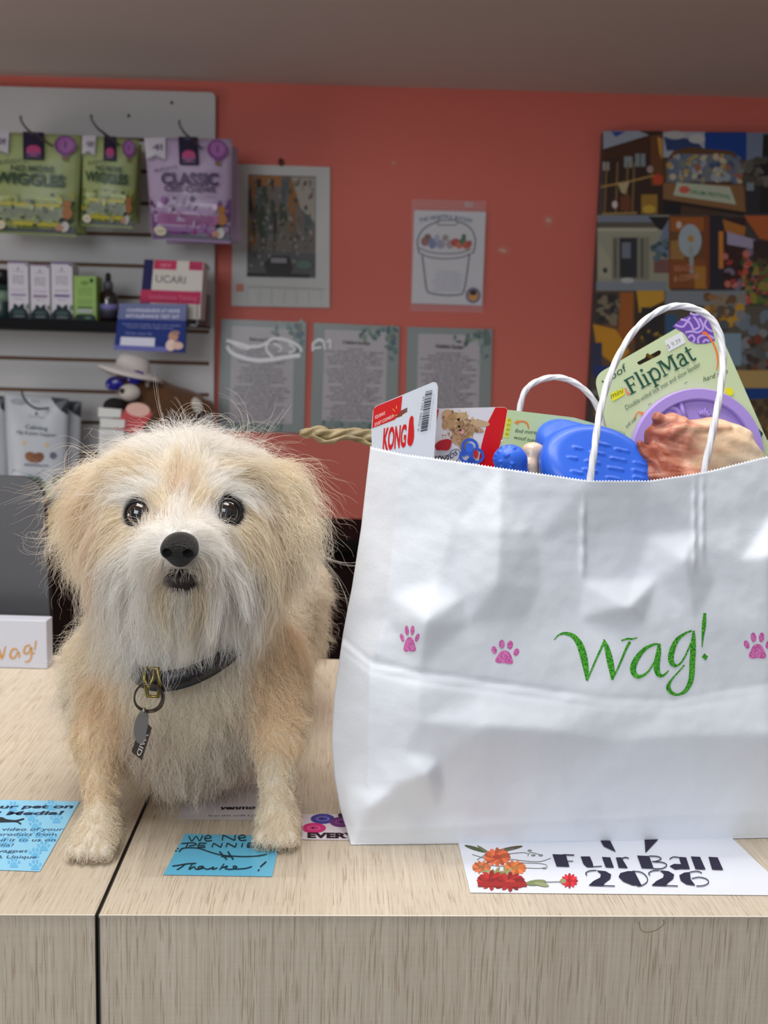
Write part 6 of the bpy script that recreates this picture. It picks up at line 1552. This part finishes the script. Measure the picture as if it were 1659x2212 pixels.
def bigtoy(P):
    Q, *_ = loc_frame(P, cA, -.17, .95); R_, *_ = loc_frame(P, cB, -.16, .55)
    d1 = disc_d(Q, .0255, .0020) - .0105
    d2 = disc_d(R_, .019, .001) - .0095
    mid = s_cap(P, cA + bz * .0 - bn * .012, cB, .017, .014)
    d = smin(smin(d1, mid, .004), d2, .004)
    # raised dashes on the top of the front lobe
    hq, u, v, w = loc_frame(P, cA, -.17, .95)
    for (a, b, l) in RIDG:
        q = np.stack([hq[:, 0] - np.clip(hq[:, 0], a - l / 2, a + l / 2), hq[:, 1] - b], -1)
        rad = np.sqrt((q ** 2).sum(1) + (hq[:, 2] - .0125) ** 2) - .0013
        d = np.minimum(d, rad)
    return d
RIDG = [(-.020 + .0, -.016, .008), (-.010, -.012, .010), (-.008, -.004, .010), (-.004, .005, .010), (0, .014, .010), (.009, -.015, .010), (.011, -.006, .011), (.013, .003, .011), (.016, .012, .010), (.030, -.010, .008), (.030, -.004, .009), (.031, .003, .009), (-.024, -.004, .006), (-.020, .006, .006)]
toy = thing('rubber_treat_toy', 'large royal blue rubber toy of two lobes with raised dashes, behind the front handle', 'dog toy', tuple(cA - bz * .02))
c_ = (cA + cB) / 2
implicit_object('toy_body', bigtoy, c_ - .075, c_ + .075, .00115, blue, toy)
cS = inb(1102, 992, .045)
def smalltoy(P):
    d = s_ell(P, cS, (.0135, .012, .011)); 
    for k in range(26):
        a = k * 2.399; h = 1 - 2 * (k + .5) / 26; r = math.sqrt(1 - h * h); n = np.array((h * -1, -r * abs(math.cos(a)), r * math.sin(a)))
        if n[0] > .15: continue
        d = smin(d, np.sqrt(((P - (cS + n * np.array((.0130, .012, .011)))) ** 2).sum(1)) - .0017, .0006)
    return smin(d, s_cap(P, cS, cS + bx * .012 - bz * .022, .010, .008), .004)
st = thing('knobbly_toy', 'small blue knobbly rubber toy in front of the pale green card', 'dog toy', tuple(cS - bz * .015))
implicit_object('toy_body', smalltoy, cS - .04, cS + .032, .0008, blue, st)
cG = inb(1146, 990, .052)
o = implicit_object('wrapped_rawhide', lambda P: smin(smin(s_cap(P, inb(1150, 978, .055), inb(1140, 1030, .052), .0065, .007), s_ell(P, inb(1152, 972, .056), (.009, .006, .006)), .004), s_cap(P, inb(1142, 1010, .05), inb(1150, 1046, .05), .007, .007), .003), cG - .035, cG + .03, .0010, mat('wrapped_rawhide_film', (206, 184, 160), .25, spec=.6, mottle=.12, mscale=60))
recenter(o); tag(o, 'small beige rawhide chew wedged between the two blue toys', 'dog chew')

# dried chew -------------------------------------------------------------------
def chew_mat():
    m = bpy.data.materials.new('dried_chew'); m.use_nodes = True; nt = m.node_tree; b = nt.nodes['Principled BSDF']
    tc = nt.nodes.new('ShaderNodeTexCoord'); mp_ = nt.nodes.new('ShaderNodeMapping'); mp_.inputs['Rotation'].default_value = (0, .3, 0); mp_.inputs['Scale'].default_value = (14, 40, 60)
    n = nt.nodes.new('ShaderNodeTexNoise'); n.inputs['Scale'].default_value = 1; n.inputs['Detail'].default_value = 6; n.inputs['Distortion'].default_value = 1.2
    sx = nt.nodes.new('ShaderNodeSeparateXYZ'); nt.links.new(tc.outputs['Object'], sx.inputs[0])
    ma = nt.nodes.new('ShaderNodeMath'); ma.operation = 'MULTIPLY_ADD'; ma.inputs[1].default_value = 7.5; ma.inputs[2].default_value = .10; nt.links.new(sx.outputs[0], ma.inputs[0])
    ad = nt.nodes.new('ShaderNodeMath'); ad.operation = 'ADD'; nt.links.new(tc.outputs['Object'], mp_.inputs[0]); nt.links.new(mp_.outputs[0], n.inputs['Vector']); nt.links.new(n.outputs['Fac'], ad.inputs[0]); nt.links.new(ma.outputs[0], ad.inputs[1])
    r = nt.nodes.new('ShaderNodeValToRGB'); e = r.color_ramp.elements; e[0].position = .25; e[0].color = (*lin((150, 78, 58)), 1); e[1].position = .95; e[1].color = (*lin((238, 218, 188)), 1)
    for p, c in ((.38, (196, 128, 104)), (.50, (216, 166, 138)), (.64, (228, 194, 158)), (.78, (236, 208, 174))): q = e.new(p); q.color = (*lin(c), 1)
    nt.links.new(ad.outputs[0], r.inputs[0]); nt.links.new(r.outputs[0], b.inputs['Base Color'])
    b.inputs['Roughness'].default_value = .38; b.inputs['Subsurface Weight'].default_value = .25; b.inputs['Subsurface Radius'].default_value = (.006, .003, .002); b.inputs['Subsurface Scale'].default_value = 1
    n2 = nt.nodes.new('ShaderNodeTexNoise'); n2.inputs['Scale'].default_value = 160; n2.inputs['Detail'].default_value = 5; bp = nt.nodes.new('ShaderNodeBump'); bp.inputs['Strength'].default_value = .5; bp.inputs['Distance'].default_value = .002
    nt.links.new(tc.outputs['Object'], n2.inputs['Vector']); nt.links.new(n2.outputs['Fac'], bp.inputs['Height']); nt.links.new(bp.outputs['Normal'], b.inputs['Normal'])
    return m
cC = inb(1520, 985, .055)
def chew(P):
    d = s_ell(P, inb(1530, 985, .055), (.034, .024, .031))
    d = smin(d, s_ell(P, inb(1450, 965, .052), (.022, .018, .026)), .008)
    d = smin(d, s_cap(P, inb(1440, 930, .048), inb(1424, 905, .046), .010, .005), .006)
    d = smin(d, s_cap(P, inb(1430, 990, .045), inb(1400, 978, .040), .008, .006), .006)
    d = smin(d, s_cap(P, inb(1400, 978, .040), inb(1381, 960, .040), .0045, .003), .004)
    d = smin(d, s_cap(P, inb(1420, 1030, .040), inb(1470, 1050, .040), .016, .02), .008)
    d = smin(d, s_cap(P, inb(1590, 960, .05), inb(1620, 1020, .05), .014, .016), .008)
    for (a, b, c, dd) in ((1455, 935, 1600, 960, ), (1460, 925, 1575, 925), (1470, 950, 1605, 990), (1470, 975, 1590, 1015)):
        d = smin(d, s_cap(P, inb(a, b, .036), inb(c, dd, .040), .0035, .002), .0035)
    q = P - cC
    d += .0006 * np.sin(q[:, 2] * 430 + 3 * np.sin(q[:, 0] * 60 + 1) + q[:, 0] * 260 + q[:, 1] * 160) * np.clip(.5 + q[:, 0] * 14, .1, 1)
    d += .0016 * np.sin(q[:, 0] * 230 + 3 * np.sin(q[:, 2] * 120) + 1) * np.sin(q[:, 2] * 170 + 2 * np.sin(q[:, 0] * 150)) * np.clip(-q[:, 0] * 26, .2, 1)
    return d
o = implicit_object('dried_chew', chew, cC - np.array((.07, .05, .06)), cC + np.array((.055, .05, .055)), .0011, chew_mat()); o.location = Vector(cC); o.data.transform(Matrix.Translation(-Vector(cC)))
tag(o, 'knobbly dried pig ear chew, pinkish tan and cream, in front of the purple mat', 'dog chew')
# twisted chew stick
sp_ = smoothline([(647, 934, .0022), (662, 936, .0045), (690, 934, .0058), (715, 940, .0052), (745, 937, .0050), (775, 940, .0062), (800, 945, .0068), (840, 965, .007), (870, 1000, .006)], 9)
pts = [inb(x, y, .085) for x, y, r in sp_]
sb = MB(); sb.tube(pts, [r for x, y, r in sp_], 22, twist=(4, .38, .13)); 
fin = smoothline([(675, 938), (685, 948), (700, 954), (718, 954), (732, 948), (752, 945), (775, 948), (790, 956), (815, 965)], 6); sb.tube([inb(x, y, .079) for x, y in fin], .0022, 10, twist=(2, .4, .3))
o = sb.build('twisted_chew_stick', mat('dried_hide_olive_tan', (136, 120, 84), .5, spec=.5, mottle=.6, mscale=55, bump=.5, bscale=180), None, True)
recenter(o); tag(o, 'brownish twisted hide stick poking out to the left of the red and white card', 'dog chew')

# ================================================================== sheets taped to the counter
TOPZ = .0004
ctr = lambda u, v: (at_z(u, v, TOPZ), Vector((0, 0, 1)))
cm_ = lambda z: (lambda u, v: (at_z(u, v, z), Vector((0, 0, 1))))
def sheet(name, label, outline, color, z=.0007, cat='notice', thick=.0002, m=None):
    root = thing(name, label, cat, tuple(at_z(sum(p[0] for p in outline) / len(outline), sum(p[1] for p in outline) / len(outline), z)))
    slab('paper', outline, cm_(z), thick, m or mat('sheet_%d_%d_%d' % color, color, .4), root)
    return root, Art(cm_(z), base=.00015, step=.00001)
root, A = sheet('social_media_notice', 'pale blue paw-patterned notice at the left edge of the counter', [(-300, 1722), (172, 1731), (86, 1882), (-380, 1866)], (150, 214, 246))
pc = (110, 188, 232)
for (x, y) in ((28, 1746), (110, 1743), (68, 1766), (122, 1771), (76, 1784), (84, 1802), (110, 1811), (94, 1831), (30, 1867), (76, 1846), (76, 1872), (12, 1823), (50, 1812)): A.paw(x, y - 4, 16, pc, 0, 1.1)
bk = (42, 58, 84)
A.text('Share your pet on', (-150, 1747), (158, 1746), (1, -8), bk, bold=.03, shear=.2); A.text('Social Media!', (-108, 1762), (138, 1760), (1, -8), bk, bold=.03, shear=.2)
A.poly(smoothline([(-60, 1772), (-20, 1766), (4, 1766), (14, 1770), (34, 1772), (50, 1768), (52, 1771), (40, 1775), (46, 1779), (44, 1782), (36, 1777), (14, 1777), (-20, 1778), (-60, 1782)], 3, True), (44, 56, 62))
for s_, x1, y in (('Send a photo or video of your', 137, 1795), ('pet with a product from', 122, 1806), ('us and send it to us on', 120, 1818), ('Social Media!', 29, 1829), ('@wagpet', 60, 1842), ('WAG A Unique', 79, 1855)):
    w = {1795: 300, 1806: 232, 1818: 222, 1829: 130, 1842: 96, 1855: 150}[y]; A.text(s_, (x1 - w, y), (x1, y), (1, -7), (66, 92, 122), shear=.2)
A.build('printed_design', PAPER, root)
root, A = sheet('penny_notice', 'bright blue handwritten note about pennies, by the dog\'s right-hand paw in the photo', [(399, 1801), (606, 1806), (588, 1893), (353, 1889)], (96, 190, 226))
ink = (22, 50, 62)
def hw(*ls, w=4.0):
    for l in ls: A.stroke(l, w, ink, 4)
hw([(408, 1806), (414, 1817), (424, 1807), (431, 1817), (438, 1805)], [(441, 1812), (456, 1810), (450, 1805), (442, 1810), (446, 1817), (458, 1816)], w=2.7)
hw([(480, 1816), (482, 1804)], [(482, 1804), (507, 1816)], [(507, 1816), (508, 1804)], [(515, 1811), (530, 1809), (524, 1804), (515, 1809), (520, 1816), (532, 1815)], [(545, 1811), (560, 1809), (554, 1804), (545, 1809), (550, 1816), (562, 1815)], w=2.7)
hw([(402, 1831), (406, 1822)], [(392, 1823), (416, 1821), (424, 1825), (408, 1828)], [(430, 1822), (427, 1831)], [(430, 1822), (446, 1822)], [(428, 1827), (443, 1827)], [(427, 1831), (444, 1831)], w=2.7)
hw([(458, 1831), (461, 1822)], [(461, 1822), (477, 1831)], [(477, 1831), (480, 1822)], [(488, 1831), (491, 1822)], [(491, 1822), (508, 1831)], [(508, 1831), (511, 1822)], [(522, 1831), (524, 1822)], [(536, 1822), (534, 1831)], [(536, 1822), (550, 1822)], [(535, 1827), (548, 1827)], [(534, 1831), (549, 1831)], w=2.7)
hw([(388, 1838), (396, 1833), (414, 1832), (432, 1834), (456, 1842), (480, 1848), (520, 1851), (555, 1850), (576, 1846)], w=2.4)
hw([(474, 1840), (490, 1858)], [(492, 1840), (504, 1858)], [(478, 1851), (503, 1851)], w=3)
for (x, y) in ((384, 1834), (380, 1839), (388, 1840), (393, 1834)): A.ell(x, y, 2, 1.5, ink)
hw([(372, 1872), (386, 1870), (404, 1867), (424, 1866)], [(400, 1868), (392, 1874), (382, 1880)], [(416, 1867), (408, 1879), (420, 1873), (422, 1878), (430, 1878), (440, 1873), (430, 1873), (428, 1879), (440, 1876), (448, 1879), (462, 1874), (458, 1879), (470, 1876)], [(484, 1867), (474, 1880)], [(478, 1876), (492, 1872), (486, 1877), (500, 1879), (512, 1874), (504, 1872), (508, 1878), (530, 1877), (544, 1873)]  , w=2.4)
hw([(575, 1862), (562, 1874)], w=3); A.poly([(556, 1880), (562, 1879), (558, 1884)], ink)
A.build('handwriting', PAPER, root)
slab('clear_tape', [(300, 1893), (332, 1760), (640, 1766), (660, 1893)], cm_(.0012), .0001, clear_mat('clear_packing_tape', .15, .15), root)
root, A = sheet('payment_notice', 'white payment notice behind the dog\'s front legs', [(430, 1640), (640, 1644), (632, 1772), (384, 1768)], (204, 198, 200))
A.text('venmo', (476, 1749), (552, 1748), (0, -8), (34, 32, 42), bold=.04, shear=.2); A.text('Scan this code to pay', (450, 1764), (570, 1763), (0, -4), (84, 80, 88))
A.build('printed_text', PAPER, root)
root, A = sheet('button_notice', 'small white notice with buttons printed on it, half under the left end of the bag', [(654, 1758), (792, 1760), (800, 1815), (651, 1813)], (222, 214, 222))
for (x, y, c, c2) in ((697, 1769, (70, 66, 150), (140, 140, 200)), (738, 1776, (110, 50, 120), (160, 90, 160)), (678, 1789, (206, 50, 120), (232, 120, 170)), (738, 1762, (40, 40, 60), (80, 80, 100))):
    r1 = 26 if x != 738 or y > 1770 else 8
    A.ell(x, y, r1, 11 if r1 > 10 else 5, c); A.ell(x, y, r1 * .55, 5, c2); A.ell(x, y, r1 * .45, 4, c); A.ell(x - 2, y, 3, 1.6, (30, 24, 40))
A.text('EVERY', (664, 1810), (772, 1811), (0, -11), (46, 26, 36), bold=.05)
A.build('printed_design', PAPER, root)
# Fur Ball sheet
root, A = sheet('fur_ball_poster', 'white event sheet lettered Fur Ball 2026 with flowers, under the front of the bag', [(985, 1800), (1560, 1790), (1659, 1884), (1712, 1934), (1016, 1928)], (226, 230, 240))
nv = (34, 30, 56); A.step = .000005
fl = [(1028, 1834, 26, 4, (84, 92, 60), .3), (1100, 1834, 30, 4, (92, 84, 60), -.2), (1050, 1840, 24, 3, (110, 120, 80), .6)]
for (x, y, a, b, c, r_) in fl: A.ell(x, y, a, b, c, r_, 14)
def flower(x, y, r1, c, cc, n=12, sq=.62):
    for i in range(n):
        t = 2 * math.pi * i / n; A.ell(x + r1 * .6 * math.cos(t), y + r1 * .6 * sq * math.sin(t), r1 * .5, r1 * .2, tuple(min(255, int(k * (1 + .14 * ((i % 3) - 1)))) for k in c), math.atan2(math.sin(t) * sq, math.cos(t)), 8)
    A.ell(x, y, r1 * .36, r1 * .36 * sq, cc)
for l in ([(1020, 1846), (1080, 1862), (1170, 1866), (1182, 1875)], [(1090, 1846), (1130, 1842), (1142, 1846)], [(1100, 1856), (1160, 1862), (1190, 1854)], [(1060, 1870), (1150, 1876), (1178, 1875)], [(1140, 1850), (1146, 1842), (1168, 1847)], [(1030, 1858), (1060, 1842), (1110, 1834)]): A.stroke(l, 1.6, (120, 128, 124), 4)
for (x, y) in ((1144, 1838), (1152, 1848), (1168, 1848), (1176, 1876)): A.ell(x, y, 5, 2.4, (130, 136, 130))
flower(1074, 1852, 27, (214, 104, 62), (178, 70, 50), 16, .5); flower(1040, 1874, 19, (204, 112, 66), (150, 108, 66), 14, .5); flower(1112, 1876, 23, (214, 116, 60), (176, 124, 62), 14, .5)
for k in range(8): A.ell(1052 + k * 7, 1884 + (k % 3) * 3, 12, 4, ((150, 148, 96), (170, 156, 110), (120, 124, 74))[k % 3], k * .7, 9)
flower(1062, 1903, 30, (168, 42, 38), (140, 32, 34), 16, .42); flower(1102, 1906, 30, (158, 38, 36), (186, 60, 46), 16, .42); A.rect(1032, 1907, 1138, 1917, (160, 40, 38))
A.ell(1158, 1908, 22, 6, (128, 138, 92), -.1); A.ell(1170, 1912, 16, 4, (150, 156, 112), .2); A.stroke([(1174, 1907), (1214, 1906)], 1.6, (120, 128, 124)); flower(1230, 1904, 17, (204, 40, 52), (170, 30, 40), 12, .8); A.ell(1216, 1905, 7, 5, (150, 148, 100))
A.poly([(1296, 1816), (1318, 1818), (1330, 1842), (1304, 1830)], nv); A.poly([(1392, 1814), (1424, 1812), (1394, 1844)], nv)
# heavy deco capitals: black slabs and hair strokes
def P(*p): A.poly(list(p), nv)
def S_(*p, w=2.2): A.stroke(list(p), w, nv, 4)
P((1193, 1847), (1222, 1848), (1230, 1874), (1202, 1873)); S_((1216, 1848), (1240, 1849), w=2.4); S_((1222, 1862), (1238, 1862), w=1.6)
P((1254, 1852), (1274, 1852), (1280, 1866), (1282, 1875), (1268, 1875), (1260, 1868)); S_((1282, 1874), (1300, 1873), w=1.8); P((1300, 1853), (1318, 1854), (1326, 1876), (1308, 1875))
P((1330, 1854), (1342, 1854), (1356, 1877), (1336, 1876)); S_((1340, 1858), (1350, 1854), (1358, 1856), w=2.2); 
P((1376, 1850), (1402, 1851), (1412, 1878), (1386, 1877)); S_((1402, 1851), (1420, 1852), (1428, 1857), (1418, 1862), (1408, 1863), w=2); S_((1412, 1863), (1432, 1865), (1440, 1871), (1430, 1878), (1410, 1878), w=2)
S_((1446, 1858), (1454, 1853), (1466, 1854), w=2); P((1466, 1853), (1482, 1854), (1490, 1879), (1474, 1879)); P((1446, 1873), (1456, 1868), (1474, 1869), (1478, 1878), (1458, 1880)) 
P((1492, 1852), (1512, 1853), (1524, 1880), (1502, 1879)); P((1530, 1853), (1550, 1854), (1562, 1881), (1538, 1880))
def two(x, s=1.0):
    S_((x, 1893), (x - 3, 1888), (x + 6, 1883), (x + 20, 1882), w=2); P((x + 20, 1882), (x + 40, 1884), (x + 52, 1891), (x + 50, 1900), (x + 38, 1909), (x + 34, 1915), (x + 4, 1914), (x + 14, 1905), (x + 28, 1898), (x + 30, 1890)); S_((x + 4, 1914), (x + 60, 1916), w=2)
two(1268); two(1404)
P((1356, 1884), (1370, 1884), (1386, 1915), (1366, 1914), (1346, 1906), (1336, 1896), (1340, 1888)); S_((1366, 1884), (1384, 1886), (1396, 1895), (1398, 1906), (1388, 1914), (1376, 1916), w=2)
P((1490, 1886), (1478, 1887), (1467, 1893), (1470, 1904), (1482, 1912), (1502, 1915), (1492, 1902)); S_((1490, 1886), (1506, 1884), (1516, 1888), w=2); S_((1494, 1900), (1510, 1897), (1526, 1901), (1530, 1909), (1520, 1915), (1504, 1916), w=2)
A.build('printed_design', PAPER, root)
